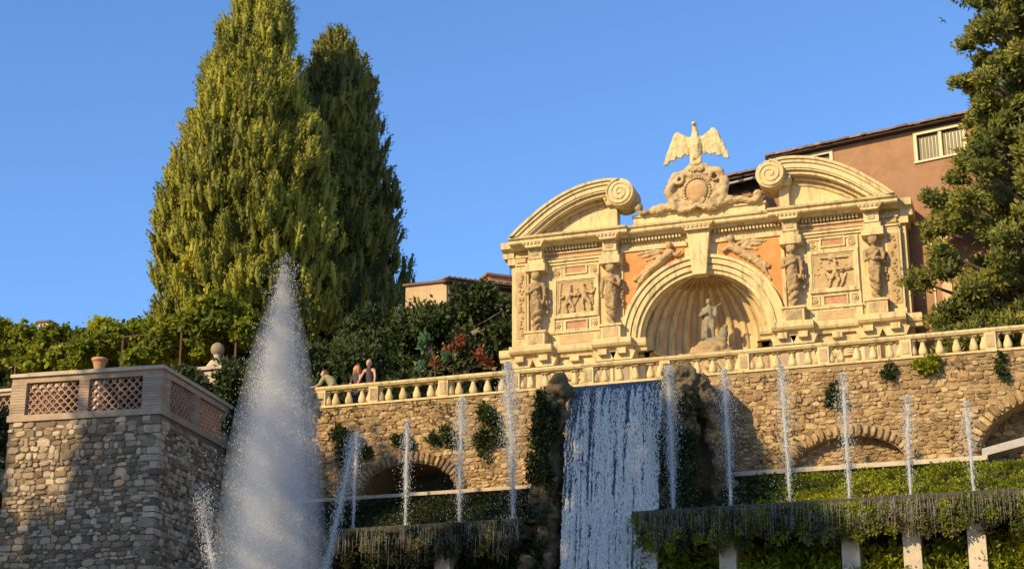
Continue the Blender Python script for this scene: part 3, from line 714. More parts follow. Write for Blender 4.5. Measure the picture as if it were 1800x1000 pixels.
si = [('e', (0, -.02, 1.52), (.10, .12, .13)), ((0, 0, 1.30), (0, 0, 1.42), .07, .06), ((-.16, 0, 1.24), (.16, 0, 1.24), .10, .10), ((0, 0, 1.2), (0, 0, .85), .19, .18), ((-.08, 0, .85), (-.12, -.06, .42), .13, .09), ((-.12, -.06, .42), (-.11, 0, .03), .08, .06),
      ((.08, 0, .85), (.14, -.12, .48), .13, .09), ((.14, -.12, .48), (.16, -.02, .05), .08, .06), ((.2, 0, 1.2), (.32, -.1, .98), .07, .06), ((.32, -.1, .98), (.22, -.25, .95), .055, .05), ((-.2, 0, 1.2), (-.3, -.12, 1.0), .07, .06), ((-.3, -.12, 1.0), (-.05, -.26, 1.05), .055, .05),
      (('e'), (.28, -.25, 1.05), (.09, .05, .22)), ((.2, -.22, 1.2), (.5, -.24, 1.35), .03, .03), ((-.15, .08, 1.15), (-.25, .12, .25), .12, .10), ((0, 0, .08), (.5, .0, .08), .10, .14), (('e'), (.5, -.02, .3), (.17, .16, .26)), (('e'), (.6, -.1, .52), (.09, .1, .1))]
link('figure', blob_mesh('figure', si, M['statue'], .028, 2), NS)
rk = [('e', (0, .05, -.35), (.75, .55, .42)), ('e', (-.1, .0, -.75), (1.25, .75, .5)), ('e', (.1, 0, -1.1), (1.6, .95, .55)), ('e', (-.05, .02, -.06), (.42, .36, .14))]
link('rock_base', blob_mesh('rock_base', rk, M['figure'], .06, 1, rough=.22, rfreq=4), NS)
RB = thing('rustic_fountain_bowl', 'rough brown tufa bowl below the statue in the niche', 'fountain bowl', (CX, .2, .9))
ri = []
for k in range(90):
    a = random.uniform(0, math.pi*2); r = random.uniform(.3, 1.5); ri.append(('e', (r*math.cos(a), .5*math.sin(a)*r, .95+random.uniform(-.15, .22)-.25*r*r*.25), (random.uniform(.1, .2),)*2+(random.uniform(.08, .16),)))
ri.append(('e', (0, 0, .5), (1.45, .7, .6)))
link('bowl', blob_mesh('bowl', ri, M['cream_dark'], .05, 1, rough=.1, rfreq=6), RB)
# ================================================================== BALUSTRADE
BA = thing('balustrade', 'long cream stone balustrade with vase balusters along the terrace edge', 'balustrade', (0, -5.0, .28))
BX0, BX1 = -12.35, 14.2
POSTS = [-12.15, -10.2, -7.68, -5.16, -2.64, -.1, 2.45, 4.95, 7.45, 9.95, 12.45]
bprof = [(.10, 0), (.10, .05), (.125, .06), (.13, .10), (.135, .16), (.125, .22), (.095, .30), (.072, .38), (.062, .43), (.068, .45), (.085, .46), (.085, .48)]
bal_me = MB().lathe(bprof, (0, 0, 0), 12).mesh('baluster', M['cream'], smooth=True)
cap_me = MB().box(-.12, .12, -.12, .12, .48, .545).mesh('baluster_cap', M['cream'])
rails = [BX0] + POSTS[1:] + [BX1]
for i in range(len(rails)-1):
    a, b_ = rails[i]+.004, rails[i+1]-.004; dz = random.uniform(-.006, .006)
    MB().xprism([(-5.20, .895+dz), (-5.22, .93+dz), (-5.24, .95+dz), (-5.24, 1.01+dz), (-5.20, 1.035+dz), (-4.80, 1.035+dz), (-4.76, 1.0+dz), (-4.76, .94+dz), (-4.82, .895+dz)], a, b_).build('hand_rail', M['cream'], BA)
    MB().xprism([(-5.25, .27), (-5.25, .33), (-5.20, .355), (-4.80, .355), (-4.78, .27)], a, b_).build('plinth_course', M['cream'], BA)
for i, x in enumerate(POSTS):
    MB().box(x-.17, x+.17, -5.19, -4.81, .356, .894).build('pedestal', M['cream'], BA)
    MB().box(x-.11, x+.11, -5.205, -5.185, .42, .82).build('pedestal_panel', M['cream_dark'], BA)
    for sx in (-1, 1):                              # half balusters against the pedestal
        link('baluster', bal_me, BA, (x+sx*.19, 0, .076)); link('baluster_cap', cap_me, BA, (x+sx*.19, 0, .076), None, (.9, .99, 1))
for i in range(len(POSTS)-1):
    a, b_ = POSTS[i], POSTS[i+1]; k = max(2, int(round((b_-a)/.5))-1)
    for j in range(k):
        x = a + (b_-a)*(j+1)/(k+1)
        link('baluster', bal_me, BA, (x, 0, .076), (0, 0, random.uniform(0, 1))); link('baluster_cap', cap_me, BA, (x, 0, .076))

# ================================================================== RETAINING WALLS
YW = -5.2
def arch_z(cx, zs, rx, rz, x):
    t = (x-cx)/rx
    return zs + rz*math.sqrt(max(0, 1-t*t)) if abs(t) < 1 else None
def wall_mesh(x0, x1, z0, z1, arches, y, depth, step=.12):
    mb = MB(); n = int((x1-x0)/step); 
    brk = sorted(set([x0+(x1-x0)*i/n for i in range(n+1)] + [a[0]-a[2]+1e-3 for a in arches] + [a[0]+a[2]-1e-3 for a in arches]))
    def zb(x):
        for a in arches:
            q = arch_z(*a[:4], x)
            if q is not None: return q
        return z0
    for i in range(len(brk)-1):
        a, b_ = brk[i], brk[i+1]; mid = (a+b_)/2; inside = zb(mid) > z0
        za, zc = (zb(a+1e-4), zb(b_-1e-4)) if inside else (z0, z0)
        if inside: za = zb(a) if zb(a) > z0 else arches[0][1]; zc = zb(b_) if zb(b_) > z0 else za
        mb.add([(a, y, za), (b_, y, zc), (b_, y, z1), (a, y, z1)], [(0, 1, 2, 3)])
        if inside: mb.add([(a, y, za), (b_, y, zc), (b_, y+depth, zc), (a, y+depth, za)], [(0, 3, 2, 1)])
    mb.add([(x0, y, z1), (x1, y, z1), (x1, y+.2, z1), (x0, y+.2, z1)], [(0, 1, 2, 3)])
    return mb
def voussoirs(parent, kind, cx, zs, rx, rz, y, n, hl=.34, yo=0.0):
    for k in range(n):
        a = math.pi*(k+.5)/n; x, z = cx + (rx+hl*.48)*math.cos(a), zs + (rz+hl*.48)*math.sin(a)
        nx, nz = math.cos(a)/rx, math.sin(a)/rz; ang = math.atan2(nz, nx)
        w = math.pi*(rx+rz)/2/n*1.05
        link('arch_stone', random.choice(STONES[kind]), parent, Vector((x, y+yo, z))-wloc(parent), (0, math.pi/2-ang, 0), (w*random.uniform(.85, 1.0), .12, hl*random.uniform(.8, 1.2)))
def stone_keep(x0, x1, z0, z1, arches, hl=.34):
    def f(s, z, hw, hh):
        if not (x0+hw*.6 < s < x1-hw*.6 and z0 < z < z1-hh*.9): return False
        for cx, zs, rx, rz in [a[:4] for a in arches]:
            if z > zs-.1 and ((s-cx)/(rx+hl+.05))**2 + ((z-zs)/(rz+hl+.05))**2 < 1: return False
            if z <= zs and abs(s-cx) < rx: return False
        return True
    return f
# right-hand wall
WR = thing('rubble_wall', 'sunlit golden rubble wall under the balustrade right of the cascade', 'stone wall', (6.5, YW, -4.6))
AR = [(5.55, -2.95, 1.72, .98)]; AR2 = [(11.7, -2.95, 2.35, 1.75)]
wall_mesh(.9, 14, -4.6, .27, AR + AR2, YW, .9).build('wall_core', M['mortar'], WR)
place_stones(WR, 'rubble', pack_stones(1.0, 14, -2.95, .26, stone_keep(1.0, 14, -3.0, .27, AR+AR2)), (0, YW+.01, 0), 0)
voussoirs(WR, 'rubble', *AR[0], YW, 26, .36); voussoirs(WR, 'rubble', *AR2[0], YW, 34, .40)
mb = MB(); mb.box(3.7, 7.4, YW+.42, YW+.6, -4.6, -1.4); mb.build('arch_infill', M['mortar'], WR)
place_stones(WR, 'rubble', pack_stones(3.8, 7.3, -2.95, -1.9, lambda s, z, a, c: ((s-5.55)/1.66)**2 + ((z+2.95)/.93)**2 < 1), (0, YW+.43, 0), 0, 0)
MB().box(9.2, 14, YW+1.3, YW+1.5, -4.6, -.8).build('arch_infill', M['mortar'], WR)
place_stones(WR, 'rubble', pack_stones(9.3, 14, -2.95, -1.15, lambda s, z, a, c: True), (0, YW+1.31, 0), 0, 0)
# sloping stone channel in the far right arch
mb = MB(); mb.add([(9.45, YW-.25, -2.93), (14, YW-.25, -2.0), (14, YW-.25, -1.72), (9.45, YW-.25, -2.70), (9.45, YW+.5, -2.93), (14, YW+.5, -2.0), (14, YW+.5, -1.72), (9.45, YW+.5, -2.70)], [(0,1,2,3),(5,4,7,6),(3,2,6,7),(0,4,5,1),(0,3,7,4),(1,5,6,2)])
mb.build('stone_channel', M['pipe'], WR)
# left-hand wall
WL = thing('rubble_wall', 'rubble wall under the balustrade left of the cascade with a dark arched recess', 'stone wall', (-8, YW, -4.6))
AL = [(-8.85, -2.95, 1.72, 1.12)]
wall_mesh(-13.2, -2.6, -4.6, .27, AL, YW, 2.2).build('wall_core', M['mortar'], WL)
place_stones(WL, 'rubble', pack_stones(-12.4, -2.7, -2.95, .26, stone_keep(-13.0, -2.7, -3.0, .27, AL)), (0, YW+.01, 0), 0)
voussoirs(WL, 'rubble', *AL[0], YW, 30, .38)
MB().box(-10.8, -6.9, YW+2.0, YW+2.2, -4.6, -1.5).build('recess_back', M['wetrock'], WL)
# small weeds and moss rooted in the joints
for wall_, xa, xb, mt_ in ((WR, 1.2, 11.5, 'mossdark'), (WL, -12, -3, 'mossdark')):
    m_ = 700; C = np.stack([rng.uniform(xa, xb, m_), np.full(m_, YW-.05), rng.uniform(-2.9, .2, m_)], 1); kp_ = noise3(C*np.array([.9, 1, 1.1])+4) > .60; C = C[kp_]
    foliage('joint_weeds', C, np.tile([0, -.7, .3], (len(C), 1)), 7, .07, .018, .7, rng.random(len(C))*.9, M[mt_], wall_, 'stuff')
# stone ledges running along the foot of both walls
o = MB().box(-13.0, -3.6, YW-.55, YW+.05, -3.05, -2.94).build('stone_ledge', M['ledge'], None, label='thin pale stone ledge at the foot of the left rubble wall', cat='ledge')
o = MB().box(1.6, 9.6, YW-.45, YW+.05, -3.08, -2.94).build('stone_ledge', M['ledge'], None, label='pale stone ledge at the foot of the right rubble wall', cat='ledge')

# mossy banks between ledge and basin
def bank(name, x0, x1, mats, label, seed):
    mb = MB(); nx, ny = int((x1-x0)/.25), 10; vs = []; fs = []
    for i in range(nx+1):
        for j in range(ny+1):
            x = x0+(x1-x0)*i/nx; t = j/ny; y = YW-.35 - 2.6*t; z = -3.28 - 1.3*(t**1.2)
            d = float(noise3(np.array([x*1.3, y*1.3, z+seed])))-.5
            vs.append((x, y-.3*d, z+.35*d*math.sin(math.pi*t)))
    for i in range(nx):
        for j in range(ny): fs.append((i*(ny+1)+j, i*(ny+1)+j+1, (i+1)*(ny+1)+j+1, (i+1)*(ny+1)+j))
    o = MB().add(vs, fs).build(name, M['wetrock'], None); o['kind'] = 'structure'
    V = np.array(vs); n = int((x1-x0)*620); k = rng.integers(0, len(V), n); C = V[k] + rng.normal(0, 1, (n, 3))*np.array([.13, .10, .06]) + [0, -.03, .02]
    t = noise3(C*np.array([.6, .6, .6])+seed)
    return C, t
C, t = bank('mossy_bank', -11.5, -3.3, None, '', 3)
foliage('moss', C, np.tile([0, -.6, .8], (len(C), 1)), 6, .075, .026, .6, t*.8, M['mossdark']).update_tag()
tag(bpy.context.scene.objects['moss'], 'dark green moss on the bank below the left rubble wall', 'moss', None, 'stuff')
C, t = bank('mossy_bank', .6, 14, None, '', 9)
sel = C[:, 0] < 3.3 + rng.normal(0, .4, len(C))  # the cascade end of the bank takes the darker moss material
o = foliage('moss', C[sel], np.tile([0, -.6, .8], (sel.sum(), 1)), 6, .075, .026, .6, t[sel]*.8, M['mossdark']); tag(o, 'dark moss on the bank just right of the cascade', 'moss', None, 'stuff')
o = foliage('moss', C[~sel], np.tile([0, -.6, .8], ((~sel).sum(), 1)), 6, .075, .026, .6, .25+t[~sel]*.8, M['moss']); tag(o, 'bright yellow green moss on the bank below the right rubble wall', 'moss', None, 'stuff')

# ================================================================== LOWER BASINS
def basin(label, x0, x1, seed, pillars, hang_mat, gap_mat, tone):
    B = thing('fountain_basin', label, 'basin', ((x0+x1)/2, -8.6, -11.3))
    MB().xprism([(-7.7, -4.95), (-8.75, -4.95), (-8.95, -4.80), (-9.0, -4.62), (-8.94, -4.58), (-8.80, -4.60), (-8.75, -4.72), (-7.7, -4.72)], x0, x1).build('trough', M['wetrock'], B)
    MB().add([(x0+.02, -8.78, -4.63), (x1-.02, -8.78, -4.63), (x1-.02, -7.72, -4.63), (x0+.02, -7.72, -4.63)], [(0, 1, 2, 3)]).build('basin_water', M['pool'], B)
    MB().box(x0, x1, -6.2, -5.9, -11.3, -4.7).build('back_wall', M['wetrock'], B)
    MB().box(x0, x1, -8.6, -5.95, -5.12, -4.96).build('basin_bed', M['wetrock'], B)
    for x in pillars:
        MB().prism([(x-.26, -11.3), (x+.26, -11.3), (x+.24, -5.42), (x-.24, -5.42)], -8.62, -7.9).build('pillar', M['coping'], B)
        MB().box(x-.36, x+.36, -8.70, -7.8, -5.42, -5.125).build('pillar_cap', M['wetrock'], B)
    # hanging mossy roots on the rim, real strands
    n = int((x1-x0)*330); x = rng.uniform(x0, x1, n); z = -4.70 - 1.05*rng.random(n)**1.1
    C = np.stack([x, -8.97 - .13*noise3(np.stack([x*2.2, z*.6, x*0+seed], 1)) + .22*rng.random(n)*(z < -4.95), z], 1); t = 1.5*noise3(C*np.array([.55, .5, .5])+seed)-.35 + .5*(noise3(C*np.array([4., 1.1, 1.2])+seed)-.5)
    keep = (.6*noise3(np.stack([x*1.3, x*0+seed, x*0], 1)) + .4*noise3(np.stack([x*3.1, z*1.2+seed, x*0+2], 1)) > (-4.75-z)*.55+.16 + .35*np.exp((-4.66-z)*-7.0))
    C = C[keep]; t = t[keep]; gsel = noise3(C*np.array([.8, .8, 1.4])+seed+11) > .52
    foliage('hanging_fern', C[gsel], np.tile([0, -.5, -.55], (gsel.sum(), 1)), 5, .075, .022, .7, tone+t[gsel]*.8, gap_mat, B, 'stuff'); C = C[~gsel]; t = t[~gsel]
    foliage('hanging_moss', C, np.tile([0, -.25, -1], (len(C), 1)), 5, .085, .020, .55, tone*1.3+t*.8, hang_mat, B, 'stuff')
    cl = []; cd = []; ct = []
    for q in range(int((x1-x0)*9)):
        xx = random.uniform(x0+.1, x1-.1); zz_ = -4.85 - .85*random.random(); rr_ = random.uniform(.10, .26); m_ = int(900*rr_*rr_)+8
        c, d = lump_points((xx, -9.06-.05*random.random(), zz_), (rr_, rr_*.5, rr_*random.uniform(.8, 1.8)), m_, .2); cl.append(c); cd.append(d + np.array([0, -.4, -.4])); ct.append(np.full(m_, random.uniform(-.35, .7)))
    hm = rng.random(len(cl)) < .5
    for nm, mt, sel in (('moss_clumps', gap_mat, hm), ('moss_clumps', hang_mat, ~hm)):
        k_ = [i for i in range(len(cl)) if sel[i]]
        foliage(nm, np.concatenate([cl[i] for i in k_]), np.concatenate([cd[i] for i in k_]), 6, .08, .022, .7, tone + np.concatenate([ct[i] for i in k_]), mt, B, 'stuff')
    # drip strands
    n = int((x1-x0)*55); V = []; F = []
    for k in range(n):
        xx = random.uniform(x0, x1); L = random.uniform(.1, 1.0)*random.random()+.1; yy = -9.12 - random.uniform(0, .14); zt = -4.60 - random.uniform(0, .5); w = random.uniform(.004, .010)
        b_ = len(V); V += [(xx-w, yy, zt), (xx+w, yy, zt), (xx+w*.4, yy-.03, zt-L), (xx-w*.4, yy-.03, zt-L)]; F.append((b_, b_+1, b_+2, b_+3))
    V = np.array(V) - np.array(wloc(B)); o = link('dripping_water', np_mesh('dripping_water', V, F, M['drip']), B); o['kind'] = 'stuff'
    # plants in the gaps behind the pillars
    n = int((x1-x0)*170); C = np.stack([rng.uniform(x0, x1, n), -7.2-1.0*rng.random(n), -5.65-1.7*rng.random(n)**.8], 1)
    C[:, 1] -= .35*(-5.65-C[:, 2]); t = noise3(C*.9+seed+5)
    foliage('ferns', C, np.tile([0, -.7, .3], (n, 1)), 8, .2, .04, .6, tone+t*.8, gap_mat, B, 'stuff')
    return B
basin('dark dripping stone basin with hanging moss left of the cascade', -11.2, -3.65, 2, [-6.3], M['hangmoss'], M['mossdark'], .0)
basin('long dripping stone basin with golden hanging moss right of the cascade', -.28, 14, 6, [2.40, 5.87, 7.55, 9.28, 11.0, 12.7], M['hangmoss'], M['moss'], .12)

# ================================================================== ROCK PIERS AND CASCADE
def rock_pier(label, pts, seed, n=120):
    P_ = thing('rock_pier', label, 'rock', (pts[-1][0], pts[-1][1], -11.3)); off = wloc(P_); it = []
    for (p, q) in zip(pts[:-1], pts[1:]):
        for k in range(n//(len(pts)-1)):
            t = random.random(); c = [p[i]+(q[i]-p[i])*t for i in range(5)]; a = random.uniform(0, 6.28); rr = math.sqrt(random.random())
            s_ = random.uniform(.12, .26)
            it.append(('e', (c[0]+c[3]*rr*math.cos(a)-off[0], c[1]+c[4]*rr*math.sin(a)-off[1], c[2]-off[2]), (s_, s_, s_*random.uniform(.6, 1.6))))
        it.append(((p[0]-off[0], p[1]-off[1], p[2]-off[2]), (q[0]-off[0], q[1]-off[1], q[2]-off[2]), p[3]*.9, q[3]*.9))
    link('rock', blob_mesh('rock', it, M['mossrock'], .055, 1, rough=.30, rfreq=3.2), P_); return P_
pl = rock_pier('mossy tufa pier on the left side of the cascade', [(-3.05, -7.35, -.15, .30, .32), (-3.15, -7.3, -1.2, .36, .4), (-3.3, -7.35, -2.8, .42, .5), (-3.45, -7.5, -4.6, .5, .6), (-3.6, -7.6, -8, .55, .7)], 1)
pr_ = rock_pier('tall brown tufa arch rock on the right side of the cascade', [(.92, -7.3, -.20, .42, .4), (.92, -7.25, -1.1, .42, .4), (.72, -7.25, -2.4, .44, .45), (.55, -7.4, -4.4, .52, .5)], 2)
it = rock_pier('arched tufa buttress leaning on the rock right of the cascade', [(1.1, -6.9, -.30, .3, .4), (1.55, -6.8, -.75, .26, .4), (1.85, -6.7, -1.6, .22, .4), (1.95, -6.6, -2.9, .25, .4), (1.95, -6.6, -4.3, .3, .4)], 3)
MB().box(.6, 2.1, -6.3, -5.3, -4.6, -.4).build('rock_backing', M['mossrock'], it)
for (P_, xs, zs, nn, tone) in ((pl, (-3.55, -2.75), (-.4, -7), 1900, .0), (pr_, (.35, 1.45), (-.4, -4.4), 900, .1)):
    x = rng.uniform(*xs, nn); z = rng.uniform(zs[1], zs[0], nn); C = np.stack([x - (0 if P_ is pr_ else (-.4-z)*.1), -7.72+rng.normal(0, .10, nn) - (.04*(-z)), z], 1)
    k = noise3(C*1.7) > .43; C = C[k]
    foliage('moss', C, np.tile([0, -.6, -.6], (len(C), 1)), 7, .15, .03, .5, tone+noise3(C)*.7, M['mossdark'], P_, 'stuff')
WF = thing('waterfall', 'broad white cascade falling between the two tufa piers', 'waterfall', (-1.3, -8, -11.4))
TOPZ = -.22
def fall(s, d):                                    # s across 0..1, d drop below the lip -> point
    y = -7.05 - .38*np.sqrt(np.maximum(d, 0)) - .05*d
    xl = -2.66 + 0*d; xr = .36 - .012*d
    return np.stack([xl + (xr-xl)*s, y, TOPZ - d], -1)
nS, nD = 60, 50; D_ = np.concatenate([np.linspace(0, .3, 8), np.linspace(.36, 11.2, nD-8)])
V = []
for i in range(nS+1):
    for j in range(nD):
        p = fall(np.array(i/nS), np.array(D_[j])); wv = float(noise3(np.array([i*.55, D_[j]*.55, 1.])))-.5; p = p.copy(); p[1] -= .12*wv*min(1, D_[j]*2); V.append(tuple(p))
F = [(i*nD+j, i*nD+j+1, (i+1)*nD+j+1, (i+1)*nD+j) for i in range(nS) for j in range(nD-1)]
MB().add(V, F).build('water_sheet', M['water'], WF, smooth=True)
MB().add([(-2.66, -7.05, TOPZ), (.32, -7.05, TOPZ), (.32, -5.3, TOPZ+.02), (-2.66, -5.3, TOPZ+.02)], [(0,1,2,3)]).build('feeding_pool', M['pool'], WF)
MB().box(-2.75, .5, -6.95, -5.25, -4.6, TOPZ-.02).build('cascade_backing', M['mossrock'], WF)
n = 70000
d = rng.random(n)**.85*8.2 + .12; s = rng.random(n)
kp = (.60*noise3(np.stack([s*46, d*.35, d*0+3], 1)) + .40*noise3(np.stack([s*90, d*2.6, d*0+9], 1)) + .50*(noise3(np.stack([s*11, d*.16, d*0+5], 1))-.5) + .3*rng.random(n)) > (.60 - .012*np.minimum(d, 6) + .5*np.exp(-d*5.0))
d, s = d[kp], s[kp]; n = len(d); L = rng.uniform(.02, .09, n)*(1+.08*d)*(1+2*(rng.random(n) < .12)); w = rng.uniform(.006, .018, n); off = rng.random(n)*.14
p0 = fall(s, d); p1 = fall(s + rng.normal(0, .002, n), d+L*.5); p2 = fall(s + rng.normal(0, .003, n), d+L)
for q in (p0, p1, p2): q[:, 1] -= off
e = np.zeros((n, 3)); e[:, 0] = w; e[:, 1] = rng.normal(0, .01, n)
V = np.stack([p0, p1+e, p2, p1-e], 1).reshape(-1, 3) - np.array(wloc(WF))
o = link('foam_streaks', np_mesh('foam_streaks', V, np.arange(n*4).reshape(-1, 4), M['foam']), WF); o['kind'] = 'stuff'

# ================================================================== WATER JETS
TET = np.array([(1, 1, 1), (-1, -1, 1), (-1, 1, -1), (1, -1, -1)], float)*.6
TF = np.array([(0, 1, 2), (0, 3, 1), (0, 2, 3), (1, 3, 2)])
def droplets(name, C, size, stretch, mat, parent):
    n = len(C); a = rng.random(n)*6.28; ca, sa = np.cos(a), np.sin(a); sz = size*(.4+1.0*rng.random(n))
    q = TET[None]*sz[:, None, None]; q = q*np.array([1, 1, stretch])
    x = q[..., 0]*ca[:, None] - q[..., 1]*sa[:, None]; y = q[..., 0]*sa[:, None] + q[..., 1]*ca[:, None]
    V = (np.stack([x, y, q[..., 2]], -1) + C[:, None]).reshape(-1, 3) - np.array(wloc(parent))
    F = (TF[None] + (np.arange(n)*4)[:, None, None]).reshape(-1, 3)
    o = link(name, np_mesh(name, V, F, mat), parent); o['kind'] = 'stuff'; return o
def jet(label, x, y, zb, zt, lean=0, lean_y=0, width=.22, dens=1400, group='small jets along the basins'):
    J = thing('water_jet', label, 'water jet', (x, y, zb), group); H = zt-zb
    pth = []; rad = []
    for k in range(15):
        t = k/14; pth.append((x + lean*t*t + random.gauss(0, .010)*(.3+t), y + lean_y*t + random.gauss(0, .010)*(.3+t), zb + H*.90*t)); rad.append((.030 + .030*t)*random.uniform(.8, 1.2)*(1 if t < .9 else .7))
    MB().tube(pth, rad, 7).build('water_column', M['jetcore'], J, smooth=True)
    n = int(dens*1.8*H/3.5); t = 1 - rng.random(n)**1.35*1.0; r = np.abs(rng.normal(0, 1, n))*(.05 + width*np.sin(np.clip(t, 0, 1)*math.pi*.62)**1.5)*.5*np.where(t > .8, (1.02-t)/.22*.75+.25, 1)
    a = rng.random(n)*6.28
    C = np.stack([x + lean*t*t + r*np.cos(a), y + lean_y*t + r*np.sin(a), zb + H*t], 1)
    droplets('falling_drops', C, .0085, 3.4, M['spray'], J)
    n = int(dens*.20*H/3.5); t = rng.random(n); r = .10+np.abs(rng.normal(0, 1, n))*width*(.95-.3*t); a = rng.random(n)*6.28
    droplets('outer_drops', np.stack([x + lean*t + r*np.cos(a), y + r*np.sin(a), zb + H*.85*t], 1), .0085, 2.6, M['spray'], J)
    n = 140; r = np.abs(rng.normal(0, .18, n)); a = rng.random(n)*6.28
    droplets('splash', np.stack([x + r*np.cos(a), y + .5*r*np.sin(a), zb + np.abs(rng.normal(0, .07, n))], 1), .02, 1.2, M['spray'], J)
    return J
YJ = -8.4
words = ['first', 'second', 'third', 'fourth', 'fifth', 'sixth']
for i, (x, zt, ln, wd, de) in enumerate([(-9.35, -1.45, .04, .16, 1100), (-7.6, -1.2, .0, .22, 1500), (-5.83, -.62, .04, .34, 2300), (-4.12, .40, -.16, .42, 3600)]):
    jet(f'{words[i]} of the four thin white jets left of the cascade, counted from the left', x, YJ, -4.62, zt, ln, 0, wd, de)
for i, (x, zt, ln, wd, de) in enumerate([(.82, -.20, -.02, .36, 3000), (2.52, -.42, -.05, .34, 1900), (4.22, -.48, -.06, .32, 1700), (5.91, -.85, .02, .32, 1500), (7.6, -1.65, .10, .30, 1200), (9.30, -1.95, .0, .28, 1100)]):
    jet(f'{words[i]} of the six water jets right of the cascade, counted from the left', x, YJ, -4.62, zt, ln, 0, wd, de)
# the big plume
PJ = thing('water_plume', 'huge white misty water plume rising in front of the cypresses', 'water plume', (-8.7, -15, -11.4))
zk = np.array([-11.4, -6.62, -5.06, -3.48, -2.67, -1.87, -1.06, -.24, .57, 1.39, 1.88]); rk_ = np.array([1.65, 1.50, 1.40, 1.28, 1.18, 1.04, .88, .72, .50, .22, .06])
def plume_pts(n, core, zlo=-8.5, zhi=1.9):
    z = rng.uniform(zlo, zhi, n*2); keep = rng.random(n*2) < np.interp(z, zk, rk_)/1.75*.8+.2; z = z[keep][:n]; m_ = len(z)
    a = rng.random(m_)*6.28; rope = .62 + .75*noise3(np.stack([np.cos(a)*2.6, np.sin(a)*2.6, z*.10], 1), 6)*(.8+.4*noise3(np.stack([np.cos(a)*5, np.sin(a)*5, z*.8], 1), 9))
    r = np.interp(z, zk, rk_)*np.abs(rng.normal(0, core, m_))*rope
    return np.stack([-8.70-.04*(z+6.6)/8.5*2 + r*np.cos(a), -15 + r*np.sin(a), z], 1)
C = plume_pts(70000, .43); droplets('spray', C, .0088, 3.2, M['spray'], PJ)
n = 2200; z = 1.3 + rng.normal(0, .55, n); r = np.abs(rng.normal(0, .28, n)); a = rng.random(n)*6.28
droplets('crown_drops', np.stack([-8.78 + r*np.cos(a)+.1, -15 + r*np.sin(a), np.minimum(z-.1, 2.3-r)], 1), .0095, 2.0, M['spray'], PJ)
m, nt, out = new_mat('plume_mist')
pv = nt.nodes.new('ShaderNodeVolumePrincipled'); pv.inputs['Color'].default_value = (.93, .95, .98, 1); pv.inputs['Anisotropy'].default_value = .1
nt.links.new(pv.outputs[0], out.inputs['Volume']); M['mist'] = m; pv.inputs['Density'].default_value = .9
M['mist2'] = m.copy(); M['mist2'].name = 'thin_mist'; M['mist3'] = m.copy(); M['mist3'].name = 'veil_mist'
for k_, dn in (('mist2', .6), ('mist3', .34)):
    for q in M[k_].node_tree.nodes:
        if q.type == 'PRINCIPLED_VOLUME': q.inputs['Density'].default_value = dn
for nm, f, mk in (('mist_core', .36, 'mist'), ('mist_layer', .64, 'mist2'), ('mist_veil', .98, 'mist3')):
    mb = MB(); zf = np.linspace(-11.3, 1.8-(1-f)*1.1, 46); mb.lathe([(max(float(np.interp(z + (1-f)*.9, zk, rk_))*f, .02), float(z)) for z in zf], (-8.73, -15, 0), 30)
    mb.v = [(-8.73+(x+8.73)*q, -15+(y+15)*q, z) for (x, y, z) in mb.v for q in [.78 + .45*float(noise3(np.array([math.cos(math.atan2(y+15, x+8.73))*2.6, math.sin(math.atan2(y+15, x+8.73))*2.6, z*.10]), 6))]]
    mb.build(nm, M[mk], PJ, smooth=True)
# slanting jets of the same fountain
def slant(label, pts, w0, w1, dens):
    J = thing('slanting_jet', label, 'water jet', tuple(pts[0]), 'slanting jets beside the plume'); P_ = np.array(pts); t = rng.random(dens); seg = t*(len(P_)-1); i = np.minimum(seg.astype(int), len(P_)-2); f = (seg-i)[:, None]
    c = P_[i]*(1-f) + P_[i+1]*f; c = c + rng.normal(0, 1, (dens, 3))*(w0+(w1-w0)*t)[:, None]
    droplets('spray', c, .011, 3.0, M['spray'], J)
    MB().tube(pts[:-1], [.05]*(len(pts)-1), 6).build('water_column', M['jetcore'], J, smooth=True)
slant('slanting white jet leaning away from the big plume on its right side', [(-8.25, -13, -8.0), (-8.06, -13, -6.4), (-7.80, -13, -5.19), (-7.57, -13, -4.07), (-7.38, -13, -3.10), (-7.24, -13, -2.70)], .06, .13, 3600)
slant('low slanting jet on the left side of the big plume', [(-9.6, -15.6, -8.2), (-10.1, -15.6, -6.9), (-10.45, -15.6, -5.6), (-10.62, -15.6, -4.6)], .10, .14, 2600)
# ================================================================== BASTION TOWER
TR = R(5.5); TO = Vector((-19.3, -12.50, 0)); tu = Vector((math.cos(TR), math.sin(TR), 0)); tv = Vector((-math.sin(TR), math.cos(TR), 0))
TW, TD = 5.05, 5.6
BT = thing('bastion_tower', 'square rubble stone bastion with terracotta lattice parapet beside the plume', 'bastion', tuple(TO + Vector((0, 0, -15))))
def tp(s, d, z): return TO + tu*s + tv*d + Vector((0, 0, z))
def tbox(s0, s1, d0, d1, z0, z1):
    mb = MB(); c = [(s0,d0,z0),(s1,d0,z0),(s1,d1,z0),(s0,d1,z0),(s0,d0,z1),(s1,d0,z1),(s1,d1,z1),(s0,d1,z1)]
    return mb.add([tuple(tp(*p)) for p in c], [(0,3,2,1),(4,5,6,7),(0,1,5,4),(1,2,6,5),(2,3,7,6),(3,0,4,7)])
tbox(0, TW, 0, TD, -15, -1.28).build('tower_core', M['towermortar'], BT)
place_stones(BT, 'towerst', pack_stones(.02, TW, -7.6, -1.32, lambda s, z, a, c: a*.6 < s < TW-a*.6 and z < -1.32-c*.8, (.09, .23), (.10, .36), .12), tuple(TO), TR, 210)
